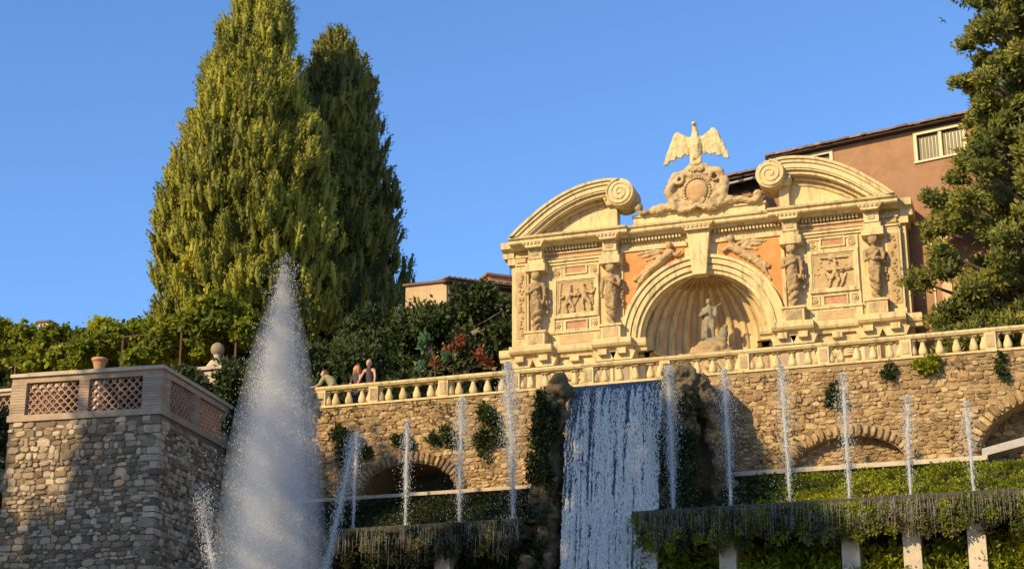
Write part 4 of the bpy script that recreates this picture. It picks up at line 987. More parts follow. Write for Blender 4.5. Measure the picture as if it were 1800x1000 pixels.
place_stones(BT, 'towerst', pack_stones(.02, TD, -7.6, -1.32, lambda s, z, a, c: a*.6 < s < TD-a*.6 and z < -1.32-c*.8, (.09, .23), (.10, .36), .12), tuple(tp(TW, 0, 0)), TR+math.pi/2, 90)
z = -7.5; k = 0
while z < -1.5:
    h = random.uniform(.14, .30); L = (.50, .28) if k % 2 else (.28, .50); pj = random.uniform(.03, .07)
    tbox(TW-L[0]*random.uniform(.6, 1.2), TW+pj, -pj, L[1]*random.uniform(.6, 1.2), z+.015, z+h-.015).build('quoin', M['towerst'], BT); z += h; k += 1
for s0, s1 in ((0, TW),):
    tbox(-.07, TW+.07, -.07, .30, -1.30, -1.10).build('parapet_base', M['brick'], BT); tbox(TW-.30, TW+.07, .302, TD, -1.30, -1.10).build('parapet_base', M['brick'], BT)
    tbox(-.02, TW+.02, -.02, .26, -.06, .12).build('parapet_band', M['brick'], BT); tbox(TW-.26, TW+.02, .262, TD, -.06, .12).build('parapet_band', M['brick'], BT)
for a, b_ in ((-.06, .55), (.55, 2.28), (2.28, 2.66), (2.66, 4.42), (4.42, TW+.10)):
    tbox(a+.003, b_-.003, -.10, .34, .12, .235+random.uniform(-.008, .008)).build('coping', M['coping'], BT)
for a, b_ in ((.345, 2.4), (2.4, 4.2), (4.2, TD)):
    tbox(TW-.34, TW+.10, a+.003, b_-.003, .12, .235+random.uniform(-.008, .008)).build('coping', M['coping'], BT)
def brick_pier(s0, s1, d0, d1):
    tbox(s0+.012, s1-.012, d0+.012, d1-.012, -1.10, -.06).build('pier_core', M['towermortar'], BT)
    z = -1.10; 
    while z < -.10:
        tbox(s0, s1, d0, d1, z+.006, min(z+.082, -.062)).build('brick_course', M['brick'], BT); z += .088
for s0, s1 in ((-.02, .50), (2.30, 2.64), (4.44, TW+.03)): brick_pier(s0, s1, -.04 if s0 != 2.3 else -.035, .30)
for d0, d1 in ((2.45, 2.85), (5.0, TD)): brick_pier(TW-.28, TW+.03, d0, d1)
brick_pier(TW-.27, TW+.025, .302, .62)
def lattice(fn, L, z0, z1, parent, mat):
    """scalloped tile lattice: rows of half-round tiles plus diagonal webs, one grille"""
    mb = MB(); nx = max(4, int(round(L/.27))); st = L/nx; rows = int(round((z1-z0)/.135)); rh = (z1-z0)/rows
    for r in range(rows+1):
        for i in range(-1, nx+1):
            xc = (i+.5*(r % 2)+.5)*st; zc = z0 + r*rh
            pts = [(xc + st*.5*math.cos(a), zc - rh*.9 + rh*.98*math.sin(a)) for a in [math.pi*k/6 for k in range(7)]]
            P_in = [(xc + (x-xc)*.74, zc - rh*.9 + (zz-zc+rh*.9)*.74) for x, zz in pts]
            for j in range(6):
                q = [pts[j], pts[j+1], P_in[j+1], P_in[j]]
                if any(not (-.01 <= x <= L+.01 and z0-.01 <= zz <= z1+.01) for x, zz in q): continue
                vs = [tuple(fn(x, .06, zz)) for x, zz in q] + [tuple(fn(x, .20, zz)) for x, zz in q]
                mb.add(vs, [(0,3,2,1), (4,5,6,7), (0,1,5,4), (1,2,6,5), (2,3,7,6), (3,0,4,7)])
    return mb.build('lattice_panel', mat, parent)
lattice(lambda s, d, z: tp(.50+s, d, z), 1.80, -1.10, -.06, BT, M['lattice'])
lattice(lambda s, d, z: tp(2.64+s, d, z), 1.80, -1.10, -.06, BT, M['lattice'])
lattice(lambda s, d, z: tp(TW-d, .62+s, z), 1.83, -1.10, -.06, BT, M['lattice'])
lattice(lambda s, d, z: tp(TW-d, 2.85+s, z), 2.15, -1.10, -.06, BT, M['lattice'])
# lower lattice wall left of the bastion
LW = thing('lattice_wall', 'terracotta lattice parapet at the far left edge behind the bastion', 'parapet', (-23.5, -9.5, -15))
MB().box(-27, -19.4, -9.5, -9.1, -15, -.62).build('wall_core', M['towermortar'], LW)
MB().box(-27, -19.4, -9.53, -9.15, -.62, -.45).build('parapet_base', M['brick'], LW); MB().box(-27, -19.4, -9.53, -9.15, .48, .60).build('parapet_band', M['brick'], LW)
for i in range(4): MB().box(-27+i*1.9+.003, -25.1+i*1.9-.003, -9.6, -9.08, .60, .70).build('coping', M['coping'], LW)
lattice(lambda s, d, z: Vector((-26.9+s, -9.5+d, z)), 7.4, -.45, .48, LW, M['lattice'])

# ================================================================== BUILDINGS BEHIND
PR = R(-12.9); PO = Vector((7.5, 1.02, 0)); pu = Vector((math.cos(PR), math.sin(PR), 0)); pn = Vector((-math.sin(PR), math.cos(PR), 0))   # pn points away
PB = thing('palace_wing', 'terracotta plastered building with tiled eaves rising behind the facade', 'building', (7.5, 1.02, .24))
def pbox(s0, s1, d0, d1, z0, z1):
    c = [(s0,d0,z0),(s1,d0,z0),(s1,d1,z0),(s0,d1,z0),(s0,d0,z1),(s1,d0,z1),(s1,d1,z1),(s0,d1,z1)]
    return MB().add([tuple(PO + pu*a + pn*b_ + Vector((0, 0, z))) for a, b_, z in c], [(0,3,2,1),(4,5,6,7),(0,1,5,4),(1,2,6,5),(2,3,7,6),(3,0,4,7)])
WNS = [(.30, 1.98, 9.05, 10.03), (-4.05, -2.92, 9.05, 10.06), (4.6, 6.2, 9.05, 10.03)]
# main wall built around its window openings
ss = sorted([-5.2, 12.5] + [w_[0] for w_ in WNS] + [w_[1] for w_ in WNS])
mbw = MB()
for a, b_ in zip(ss[:-1], ss[1:]):
    op = [w_ for w_ in WNS if abs(w_[0]-a) < 1e-6]
    if op:
        for z0, z1 in ((.24, op[0][2]), (op[0][3], 10.24)):
            q = pbox(a, b_, 0, 6, z0, z1); mbw.add(q.v, q.f)
        q = pbox(a, b_, .3, 6, op[0][2], op[0][3]); mbw.add(q.v, q.f)
    else: q = pbox(a, b_, 0, 6, .24, 10.24); mbw.add(q.v, q.f)
mbw.build('wall', M['plaster'], PB)
for (a, b_, z0, z1) in WNS:
    f = MB()
    for q in (pbox(a-.10, b_+.10, -.05, .06, z1, z1+.12), pbox(a-.10, a+.02, -.05, .06, z0, z1), pbox(b_-.02, b_+.10, -.05, .06, z0, z1), pbox((a+b_)/2-.06, (a+b_)/2+.06, .0, .08, z0, z1), pbox(a-.12, b_+.12, -.07, .08, z0-.07, z0)): f.add(q.v, q.f)
    fo = f.build('window', M['frame'], PB)
    for c, d in ((a+.02, (a+b_)/2-.06), ((a+b_)/2+.06, b_-.02)):
        pbox(c, d, .12, .16, z0, z1).build('pane', M['glass'], fo)
        g_ = MB()
        for k in range(6):
            q = pbox(c+(d-c)*k/6+.01, c+(d-c)*(k+.82)/6, .10, .13, z0+.03, z1-.03); g_.add(q.v, q.f)
        g_.build('curtain', M['shutter'], fo)
pbox(-5.35, 12.6, -.30, 6.2, 10.245, 10.33).build('eaves_board', M['dark_eave'], PB)
tile_me = MB()
def roof_tiles(parent, s0, s1, d0, dl, z0, rise, fn, nm='roof_tile_row', step=.22, single=0, rot=0):
    n = 6; hs = math.hypot(dl, rise); tb = MB(); vs = []
    for (d, z) in ((0, 0), (dl, rise)):
        for j in range(n+1):
            a = math.pi*j/n; vs.append((step*.5*math.cos(a), d, z+step*.42*math.sin(a)))
    tb.add(vs, [(j, j+1, n+1+j+1, n+1+j) for j in range(n)] + [tuple(range(n, -1, -1))]); tme = tb.mesh('roof_tile', M['tile']) if single else None
    for i in range(single): link('roof_tile', tme, parent, fn(s0+(i+.5)*step, d0-random.uniform(0, .05), z0+random.uniform(-.012, .012)) - wloc(parent), (0, random.uniform(-.04, .04), rot+random.uniform(-.01, .01)))
    mb = MB(); k = int((s1-s0)/step)
    for i in range(k):
        if single and i < single: continue
        s = s0+(i+.5)*step; vs = []; n = 6
        for (d, z) in ((d0, z0), (d0+dl, z0+rise)):
            for j in range(n+1):
                a = math.pi*j/n; vs.append(tuple(fn(s+step*.5*math.cos(a), d, z+step*.42*math.sin(a)+random.uniform(-.008, .008))))
        mb.add(vs, [(j, j+1, n+1+j+1, n+1+j) for j in range(n)] + [tuple(range(n, -1, -1))])
    return mb.build(nm, M['tile'], parent, kind='stuff') if mb.v else None
pf = lambda s, d, z: PO + pu*s + pn*d + Vector((0, 0, z))
roof_tiles(PB, -5.35, 12.6, -.36, 3.3, 10.332, .9, pf, single=40, rot=PR); roof_tiles(PB, -5.35, 12.6, 2.9, 3.3, 11.2, .9, pf)
pbox(-9.3, -5.2, .35, 5, .24, 9.35).build('low_wing_wall', M['plaster'], PB)
pbox(-9.5, -5.21, -.35, 5, 9.72, 9.84).build('low_wing_eaves', M['dark_eave'], PB)
for k in range(9): pbox(-9.4+k*.5, -9.28+k*.5, -.28, .4, 9.58, 9.718).build('rafter', M['dark_eave'], PB)
pbox(-9.28, -5.21, .30, .42, 9.35, 9.72).build('low_wing_frieze', M['dark_eave'], PB)
roof_tiles(PB, -9.5, -5.2, -.42, 3.5, 9.842, .8, pf, single=19, rot=PR)
MB().tube([tuple(pf(-7.4, -.42, 9.52)), tuple(pf(-5.6, -.42, 9.56))], .05, 8).build('gutter_pipe', M['pipe'], PB)
pbox(.80, 1.15, -.06, .002, .24, 6.9).build('wall_strip', M['beige_plaster'], PB); pbox(.52, .57, -.05, .002, .24, 6.4).build('wall_strip', M['frame'], PB)
# ------------------------------------------------------------------ house behind the dark tree
HB = thing('tiled_house', 'weathered beige house with dark eaves behind the small dark tree', 'house', (-14.3, 12, .24))
MB().box(-16.1, -14.3, 12, 18, .24, 10.12).build('wall', M['beige_plaster'], HB)
MB().box(-16.2, -14.3, 11.9, 18, 10.125, 10.22).build('wall_cap', M['tile'], HB)
hr = R(41); hu = Vector((math.cos(hr), math.sin(hr), 0)); hn = Vector((-math.sin(hr), math.cos(hr), 0)); HO = Vector((-14.3, 12.02, 0))
def hbox(s0, s1, d0, d1, z0, z1):
    c = [(s0,d0,z0),(s1,d0,z0),(s1,d1,z0),(s0,d1,z0),(s0,d0,z1),(s1,d0,z1),(s1,d1,z1),(s0,d1,z1)]
    return MB().add([tuple(HO + hu*a + hn*b_ + Vector((0, 0, z))) for a, b_, z in c], [(0,3,2,1),(4,5,6,7),(0,1,5,4),(1,2,6,5),(2,3,7,6),(3,0,4,7)])
hbox(0, 7, .02, 5, .24, 10.05).build('wall', M['beige_plaster'], HB)
hbox(-.15, 7.1, -.45, 5, 10.06, 10.16).build('eaves', M['dark_eave'], HB)
roof_tiles(HB, -.15, 7.1, -.5, 3.0, 10.165, .5, lambda s, d, z: HO + hu*s + hn*d + Vector((0, 0, z)))
for s0, s1, z0, z1 in ((2.0, 2.9, 7.6, 9.0), (4.4, 5.3, 7.6, 9.0)):
    w_ = hbox(s0-.08, s1+.08, -.04, .03, z0-.08, z1+.08).build('window', M['frame'], HB); hbox(s0, s1, -.05, -.035, z0, z1).build('pane', M['glass'], w_)
ch = hbox(2.2, 3.3, 1.0, 1.8, 10.2, 11.0).build('chimney', M['pot'], HB); hbox(2.1, 3.4, .9, 1.9, 11.0, 11.1).build('chimney_cap', M['tile'], ch)
for k in range(3): hbox(2.3+k*.34, 2.5+k*.34, .99, 1.01, 10.45, 10.8).build('chimney_vent', M['dark_eave'], ch)
c2 = hbox(3.6, 4.05, .9, 1.4, 10.2, 11.2).build('chimney', M['pot'], HB)
HB.location = (-14.3+2.75, 12-7, .24-2.27)
MB().tube([(-9.72, 7.6, 7.9), (-9.70, 7.6, 9.9)], .022, 6).tube([(-10.0, 7.6, 9.6), (-9.4, 7.6, 9.66)], .012, 5).tube([(-9.95, 7.6, 9.35), (-9.45, 7.6, 9.4)], .012, 5).build('roof_antenna', M['iron'], None, label='thin roof antenna standing behind the left end of the facade', cat='antenna')
FH = thing('distant_house', 'distant house with tiled roof and small chimney at the left edge', 'house', (-44, 22, .24))
MB().box(-52, -42.6, 22, 30, .24, 13.0).build('wall', M['beige_plaster'], FH)
roof_tiles(FH, 0, 9.9, 0, 4, 13.0, .9, lambda s, d, z: Vector((-52.2+s, 21.6+d, z)), step=.3)
rc = MB().box(-43.6, -42.9, 23, 23.8, 13.1, 14.3).build('chimney', M['coping'], FH); MB().box(-43.7, -42.8, 22.9, 23.9, 14.3, 14.4).build('chimney_cap', M['tile'], rc)

# ================================================================== TREES
def cypress(name, label, x, y, z0, prof, mat, n, k=11, leaf=.20, wid=.034, seed=0, group=None, core=True, lumps=.44, core_r=.50, squash=1.0, lumpf=.55, sprays=0, shrink=1):
    T_ = thing(name, label, 'tree', (x, y, z0), group)
    zz = np.array([p[0] for p in prof]); rr = np.array([p[1] for p in prof])*shrink; top = zz.max()
    MB().tube([(x, y, z0), (x+.05, y, z0+(top-z0)*.4), (x, y, z0+(top-z0)*.85)], [.42, .28, .06], 10).build('trunk', M['bark'], T_)
    def lump_mult(a, r0, z):
        q = np.stack([np.cos(a)*r0*lumpf+seed, np.sin(a)*r0*lumpf, z*lumpf*.55], -1)
        return np.minimum(1 + lumps*((noise3(q*1.3, 1)-.62) + (noise3(q*3.2, 2)-.60)*1.25 + (noise3(q*6.5, 8)-.55)*1.2), 1.05)
    # core foliage body
    mb = MB(); na, nz = 28, 26; vs = []
    for j in range(nz+1):
        z = zz.min() + (top-.6-zz.min())*j/nz; r0 = np.interp(z, zz, rr)*core_r
        for i in range(na):
            a = 2*math.pi*i/na; r = r0*float(lump_mult(a, np.interp(z, zz, rr), z))
            vs.append((x+r*math.cos(a), y+r*math.sin(a)*squash, z))
    fs = [(j*na+i, j*na+(i+1) % na, (j+1)*na+(i+1) % na, (j+1)*na+i) for j in range(nz) for i in range(na)]
    fs.append(tuple(nz*na+i for i in range(na)))
    if core: mb.add(vs, fs).build('inner_foliage', mat, T_)
    z = rng.uniform(zz.min(), top, n*4); keep = rng.random(n*4) < np.interp(z, zz, rr)/rr.max(); z = z[keep][:n]; n = len(z)
    a = rng.random(n)*2*math.pi; back = (np.sin(a) > .35) & (rng.random(n) < .65); a = np.where(back, -a, a); r0 = np.interp(z, zz, rr)
    q = np.stack([np.cos(a)*r0*lumpf+seed, np.sin(a)*r0*lumpf, z*lumpf*.55], 1)
    n1, n2, n3 = noise3(q*1.3, 1), noise3(q*3.2, 2), noise3(q*6.5, 8)
    mult = np.minimum(1 + lumps*((n1-.62)*1.0 + (n2-.60)*1.25 + (n3-.55)*1.2), 1.05) + rng.normal(0, .012, n); dep = 1 - .10*rng.random(n)**2
    kk = (n2*.55+n3*.45) < .22*rng.random(n)+.30
    dep = np.where(kk, dep*(.74 if core_r < .6 else .86), dep)
    r = r0*mult*dep
    C = np.stack([x + r*np.cos(a), y + r*np.sin(a)*squash, z], 1)
    D = np.stack([np.cos(a)*.55, np.sin(a)*.55, np.full(n, .85)], 1); NN = np.stack([np.cos(a), np.sin(a), np.full(n, .25)], 1)
    tint = .10 + .45*noise3(C*.8+seed, 3) + .30*(noise3(C*.35+seed*2, 5)) + .2*n3 + rng.normal(0, .06, n)
    if sprays:
        m_ = sprays; idx = rng.choice(n, m_, replace=False); c0 = C[idx]; n0 = NN[idx]; ti = tint[idx] + rng.normal(0, .10, m_)
        hh = rng.uniform(.24, .52, m_); rw = rng.uniform(.10, .20, m_); per = 36; c0 = c0 + n0*rng.uniform(-.24, .08, (m_, 1))
        u = rng.uniform(-1, 1, (m_, per)); an = rng.random((m_, per))*6.283; rad = (rw[:, None]*np.sqrt(np.maximum(1-u*u, .02)))*(.75+.25*rng.random((m_, per)))
        ax = unit(n0*np.array([.24, .24, 0]) + np.array([0, 0, 1.0]) + rng.normal(0, .16, (m_, 3)))
        e1 = unit(np.cross(ax, np.array([.3, .9, .1]))); e2 = np.cross(ax, e1)
        dr = e1[:, None]*np.cos(an)[..., None] + e2[:, None]*np.sin(an)[..., None]
        pts = c0[:, None] + ax[:, None]*(u*hh[:, None])[..., None] + dr*rad[..., None]
        Cs = pts.reshape(-1, 3); Dd = (ax[:, None]*.9 + dr*.45).reshape(-1, 3); Nn = (dr + ax[:, None]*.3).reshape(-1, 3)
        V1, F1, T1 = leaf_arrays(Cs, Dd, 1, leaf, wid, .30, np.repeat(ti, per), N=Nn)
        F1 = np.concatenate([F1[:, [0, 1, 2]], F1[:, [0, 2, 3]]])
        # solid heart of every spray, so that sprays shade each other
        us = np.array([-1.05, -.35, .45, 1.12]); na_ = 5; th = np.arange(na_)*2*math.pi/na_
        rr_ = np.sqrt(np.maximum(1-(us/1.13)**2, .01))*.70
        rj = rr_[None, :, None]*rw[:, None, None]*(.8+.4*rng.random((m_, 4, na_)))
        dv = e1[:, None, None]*np.cos(th)[None, None, :, None] + e2[:, None, None]*np.sin(th)[None, None, :, None]
        SV = (c0[:, None, None] + ax[:, None, None]*(us[None, :, None]*hh[:, None, None])[..., None] + dv*rj[..., None]).reshape(-1, 3)
        ff = []
        for i_ in range(3):
            for j_ in range(na_):
                a0, a1 = i_*na_+j_, i_*na_+(j_+1) % na_; ff += [(a0, a1, a1+na_), (a0, a1+na_, a0+na_)]
        ff = np.array(ff); F2 = (ff[None] + (np.arange(m_)*4*na_)[:, None, None]).reshape(-1, 3) + len(V1)
        T2 = np.repeat(ti, 4*na_) - .12 + rng.normal(0, .12, m_*4*na_)
        link('crown', np_mesh('crown', np.concatenate([V1, SV]) - np.array(wloc(T_)), np.concatenate([F1, F2]), mat, np.concatenate([T1, T2])), T_)
    else: foliage('crown', C, D, k, leaf, wid, .34, tint, mat, T_, N=NN)
    return T_
zt = [(8.75, 4.16), (10.08, 4.20), (11.37, 4.02), (12.66, 3.86), (13.95, 3.62), (15.24, 3.22), (16.52, 2.80), (17.83, 2.45), (19.16, 2.12), (20.47, 1.66), (21.77, 1.15), (22.6, .6), (23.0, .1)]
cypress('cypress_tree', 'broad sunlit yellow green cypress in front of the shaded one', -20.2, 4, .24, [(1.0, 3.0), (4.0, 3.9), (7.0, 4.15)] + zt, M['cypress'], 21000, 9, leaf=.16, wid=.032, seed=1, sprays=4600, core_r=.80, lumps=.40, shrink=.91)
cypress('cypress_tree', 'cypress half in shade, leaf colour darkened for it, standing behind the sunlit one', -18.75, 9.2, .24, [(1.0, 3.9), (5.0, 4.7), (9.0, 4.5), (10.3, 4.2), (11.7, 3.9), (13, 3.7), (14.4, 3.3), (15.8, 2.85), (17.2, 2.6), (18.7, 2.15), (20.2, 1.55), (21.6, .9), (22.4, .12)], M['cypress_shaded'], 18000, 9, leaf=.165, wid=.034, seed=4, core_r=.80, sprays=3000, lumps=.36, shrink=.90)
def limbs_tree(name, label, x, y, z0, top, lobes, mat, leaf, wid, per, trunk_r=.25, spread=.5, group=None, k=9, up=.5, flat=1.0, bark='bark', hollow=.45, heart=0):
    T_ = thing(name, label, 'tree' if 'tree' in name or 'conifer' in name else 'shrub', (x, y, z0), group)
    MB().tube([(x, y, z0), (x+.05, y+.03, z0+(top-z0)*.5), (x, y, top)], [trunk_r, trunk_r*.7, trunk_r*.15], 9).build('trunk', M[bark], T_)
    mb = MB(); Cs = []; Ds = []; Ts = []; Ns = []
    for (lx, ly, lz, lr) in lobes:
        zb = max(z0+.3, lz - .45*math.hypot(lx-x, ly-y)); mb.tube([(x, y, min(zb, top)), ((x+lx)/2, (y+ly)/2, (zb+lz)/2-.05), (lx, ly, lz)], [trunk_r*.35, trunk_r*.22, .02], 6)
        n = max(12, int(per*lr*lr)); c, d = lump_points((lx, ly, lz), (lr, lr, lr*flat), n, hollow); Cs.append(c); Ds.append(d*.7 + np.array([0, 0, up])); Ns.append(d + np.array([-.2, -.5, .4]))
        Ts.append(np.full(n, random.uniform(.15, .75)) + .3*(noise3(c*1.2)-.5) + .12*(c[:, 2]-lz)/lr*0)
    mb.build('limbs', M[bark], T_)
    if heart:
        hb = MB()
        for (lx, ly, lz, lr) in lobes: ell_geo(hb, (lx, ly, lz), (lr*heart, lr*heart, lr*heart*flat), 8, 5)
        hb.v = [(x_+random.uniform(-.06, .06), y_+random.uniform(-.06, .06), z_+random.uniform(-.06, .06)) for x_, y_, z_ in hb.v]
        hb.build('inner_foliage', mat, T_)
    foliage('crown', np.concatenate(Cs), np.concatenate(Ds), k, leaf, wid, spread, np.concatenate(Ts), mat, T_, N=np.concatenate(Ns))
    return T_
# conifer at the right edge
pz = [1.2, 2.4, 4.3, 6.0, 7.0, 8.0, 9.0, 10.8, 12.0, 14.0, 16.0, 18.5]; prr = [3.4, 4.0, 4.45, 4.2, 3.9, 3.0, 2.6, 2.75, 2.5, 2.2, 1.5, .3]
lobes = []; random.seed(21); ga = 0
for i in range(340):
    z = 1.0 + 17.3*(i/340)**1.05; R_ = float(np.interp(z, pz, prr)); ga += 2.39996; f = random.uniform(.55, 1.0) if i % 3 else random.uniform(.2, .6)
    rad = R_*f; a = ga + random.uniform(-.3, .3); lobes.append((11.95 + rad*math.cos(a), -1.2 + rad*math.sin(a)*.8, z + .12*rad*random.uniform(-1, 1), random.uniform(.42, .72)*(.6+.4*R_/4)))
lobes += [(random.uniform(8.2, 14), random.uniform(-2.6, .2), random.uniform(.6, 2.6), random.uniform(.45, .7)) for i in range(44)]
limbs_tree('conifer_tree', 'large dark green conifer with tufted branches at the right edge', 11.95, -1.2, .24, 17.5, lobes, M['conifer'], .17, .040, 215, .4, .5, None, 7, .55, .62, heart=.72)
random.seed(5)
# small dark tree behind the balustrade
lobes = []
for i in range(70):
    a = random.uniform(0, 6.28); t = random.random(); z = 1.0 + 4.9*t; rr_ = 2.25*math.sqrt(max(0, 1-((t-.45)/.62)**2)); q = math.sqrt(random.random())
    lobes.append((-9.2 + rr_*q*math.cos(a), .9 + rr_*q*math.sin(a)*.7, z, random.uniform(.35, .62)))
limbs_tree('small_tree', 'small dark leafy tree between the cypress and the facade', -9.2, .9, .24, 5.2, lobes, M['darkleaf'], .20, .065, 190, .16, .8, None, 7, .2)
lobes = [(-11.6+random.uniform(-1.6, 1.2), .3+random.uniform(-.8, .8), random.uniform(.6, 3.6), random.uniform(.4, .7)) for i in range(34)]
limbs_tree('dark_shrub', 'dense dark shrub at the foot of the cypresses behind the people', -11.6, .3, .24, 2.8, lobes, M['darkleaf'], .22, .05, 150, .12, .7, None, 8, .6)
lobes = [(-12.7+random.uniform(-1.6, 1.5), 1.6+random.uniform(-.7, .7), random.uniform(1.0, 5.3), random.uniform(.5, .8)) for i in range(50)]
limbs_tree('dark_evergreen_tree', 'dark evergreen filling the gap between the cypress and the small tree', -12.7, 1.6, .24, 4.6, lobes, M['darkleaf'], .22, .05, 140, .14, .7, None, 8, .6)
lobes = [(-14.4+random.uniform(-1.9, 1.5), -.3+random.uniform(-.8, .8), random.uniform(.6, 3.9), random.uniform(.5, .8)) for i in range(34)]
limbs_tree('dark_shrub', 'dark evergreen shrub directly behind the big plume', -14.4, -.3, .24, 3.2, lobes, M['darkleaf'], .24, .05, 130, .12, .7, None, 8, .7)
lobes = [(-8.75+random.uniform(-.95, 1.1), -1.0+random.uniform(-.3, .3), random.uniform(2.3, 3.6), random.uniform(.10, .17)) for i in range(6)]
limbs_tree('red_leaf_shrub', 'thin shrub with red brown leaves in front of the small dark tree', -8.75, -1.5, .24, 2.6, lobes, M['redleaf'], .15, .06, 420, .05, .8, None, 5, .2)
lobes = [(-9.35+random.uniform(-.75, .75), -1.9+random.uniform(-.2, .2), random.uniform(2.3, 3.35), random.uniform(.10, .16)) for i in range(5)]
limbs_tree('pale_leaf_shrub', 'shrub with pale blue green leaves beside the red one', -9.3, -1.9, .24, 2.6, lobes, M['paleleaf'], .17, .065, 420, .05, .8, None, 5, .2)
# vine pergola at the left: posts, wires and leafy canopy
PG = thing('vine_pergola', 'long pergola covered with yellow green vines behind the bastion', 'pergola', (-21, -1.5, .24))
for x in (-26.4, -24.2, -21.7, -19.2, -16.9):
    for y in (-2.6, .4): MB().tube([(x, y, .24), (x, y, 4.4)], .05, 8).build('post', M['iron'], PG)
for y in (-2.6, -1.1, .4): MB().tube([(-27, y, 4.4), (-16, y, 4.4)], .03, 6).build('beam', M['iron'], PG)
MB().tube([(-27, -2.6, 2.9), (-16, -2.6, 2.95)], .012, 5).build('wire', M['iron'], PG)
Cs = []; Ds = []; Ts = []; Ns = []
for i in range(160):
    x = -28.2 + 11.8*(i+random.random())/160; y = random.uniform(-2.9, .6); top = 5.35 + .22*math.sin(x*1.3) + .15*math.sin(x*3.1); z = top - .2 - 1.1*random.random()**1.4
    if y < -2.2 and random.random() < .5: z = random.uniform(3.3, 4.6)
    r = random.uniform(.35, .62); n = int(240*r*r); c, d = lump_points((x, y, z), (r, r, r*.8), n, .4); Cs.append(c); Ds.append(d*.5 + rng.normal(0, .6, d.shape)); Ns.append(d + np.array([-.3, -.7, .5])); Ts.append(np.full(n, random.uniform(.1, .65)) + .25*(noise3(c*1.5)-.3))
foliage('vine_leaves', np.concatenate(Cs), np.concatenate(Ds), 7, .19, .085, .7, np.concatenate(Ts), M['vine'], PG, 'stuff', N=np.concatenate(Ns))
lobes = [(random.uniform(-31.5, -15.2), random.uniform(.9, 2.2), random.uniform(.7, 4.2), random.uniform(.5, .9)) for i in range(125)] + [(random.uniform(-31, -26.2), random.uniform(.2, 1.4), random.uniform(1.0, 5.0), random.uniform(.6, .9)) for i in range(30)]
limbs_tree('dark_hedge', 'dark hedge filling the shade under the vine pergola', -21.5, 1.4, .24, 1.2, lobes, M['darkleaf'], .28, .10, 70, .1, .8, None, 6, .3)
lobes = [(random.uniform(-17.6, -12.6), random.uniform(-6.6, -5.9), random.uniform(-3.2, 1.55), random.uniform(.35, .6)) for i in range(75)]
limbs_tree('ivy_bush', 'dark bush between the bastion and the big plume', -14.2, -6.0, -5, .2, lobes, M['darkleaf'], .20, .05, 190, .1, .7, None, 8, .4)
lobes = [(random.uniform(-25, -19.9), random.uniform(-11.6, -10.2), random.uniform(-7.5, -1.0), random.uniform(.4, .7)) for i in range(70)]
limbs_tree('dark_ivy', 'dark ivy mass below the lattice parapet at the left edge', -22.5, -10.6, -15, -2, lobes, M['darkleaf'], .20, .06, 170, .15, .8, None, 7, .3)
# ivy and weeds on the walls
def tuft(name, label, c, r, n, mat, k=8, leaf=.12, wid=.035):
    T_ = thing(name, label, 'plant', (c[0], c[1], c[2]-r[2])); 
    parts_ = []; 
    for q in range(7):
        cc = np.array(c) + rng.uniform(-1, 1, 3)*np.array(r)*.75; pc, pd = lump_points(cc, np.array(r)*rng.uniform(.22, .5), max(6, n//7), .1); parts_.append((pc, pd))
    C = np.concatenate([p[0] for p in parts_]); D = np.concatenate([p[1] for p in parts_]); n = len(C)
    foliage('leaves', C, D + np.array([0, -.5, .1]), k, leaf, wid, .7, rng.random(n)*.6+.2, mat, T_)
    MB().tube([(c[0], c[1]+.2, c[2]-r[2]*.8), (c[0], c[1]-.05, c[2])], [.02, .01], 5).build('stem', M['bark'], T_)
    return T_
tuft('wall_plant', 'bushy green plant hanging just under the balustrade at right', (8.15, -5.42, .06), (.55, .16, .24), 190, M['moss'])
tuft('wall_plant', 'green creeper on the right rubble wall behind the fourth jet', (5.25, -5.34, -.75), (.30, .09, .42), 90, M['darkleaf'])
tuft('wall_plant', 'small weed high on the wall between the fourth and fifth jets', (6.9, -5.34, -.15), (.22, .07, .3), 36, M['darkleaf'])
tuft('wall_plant', 'dry weed on the right wall above the far arch', (10.2, -5.34, -.2), (.16, .07, .55), 46, M['darkleaf'])
tuft('wall_plant', 'dark creeper on the left wall between the third and fourth jets', (-6.1, -5.38, -.95), (.62, .14, .85), 300, M['darkleaf'])
tuft('wall_plant', 'dark creeper on the left wall above the arch', (-7.6, -5.36, -.95), (.50, .10, .42), 130, M['darkleaf'])
tuft('wall_plant', 'dark ivy on the left wall beside the first thin jet', (-10.9, -5.38, -1.15), (.80, .14, .75), 260, M['darkleaf'])
tuft('wall_plant', 'mossy fern mass beside the left pier of the cascade', (-3.75, -5.6, -1.9), (.40, .22, 1.1), 260, M['mossdark'])
tuft('wall_plant', 'dark weeds above the left dark arch beside the second thin jet', (-9.0, -5.36, -1.15), (.5, .08, .3), 90, M['darkleaf'])

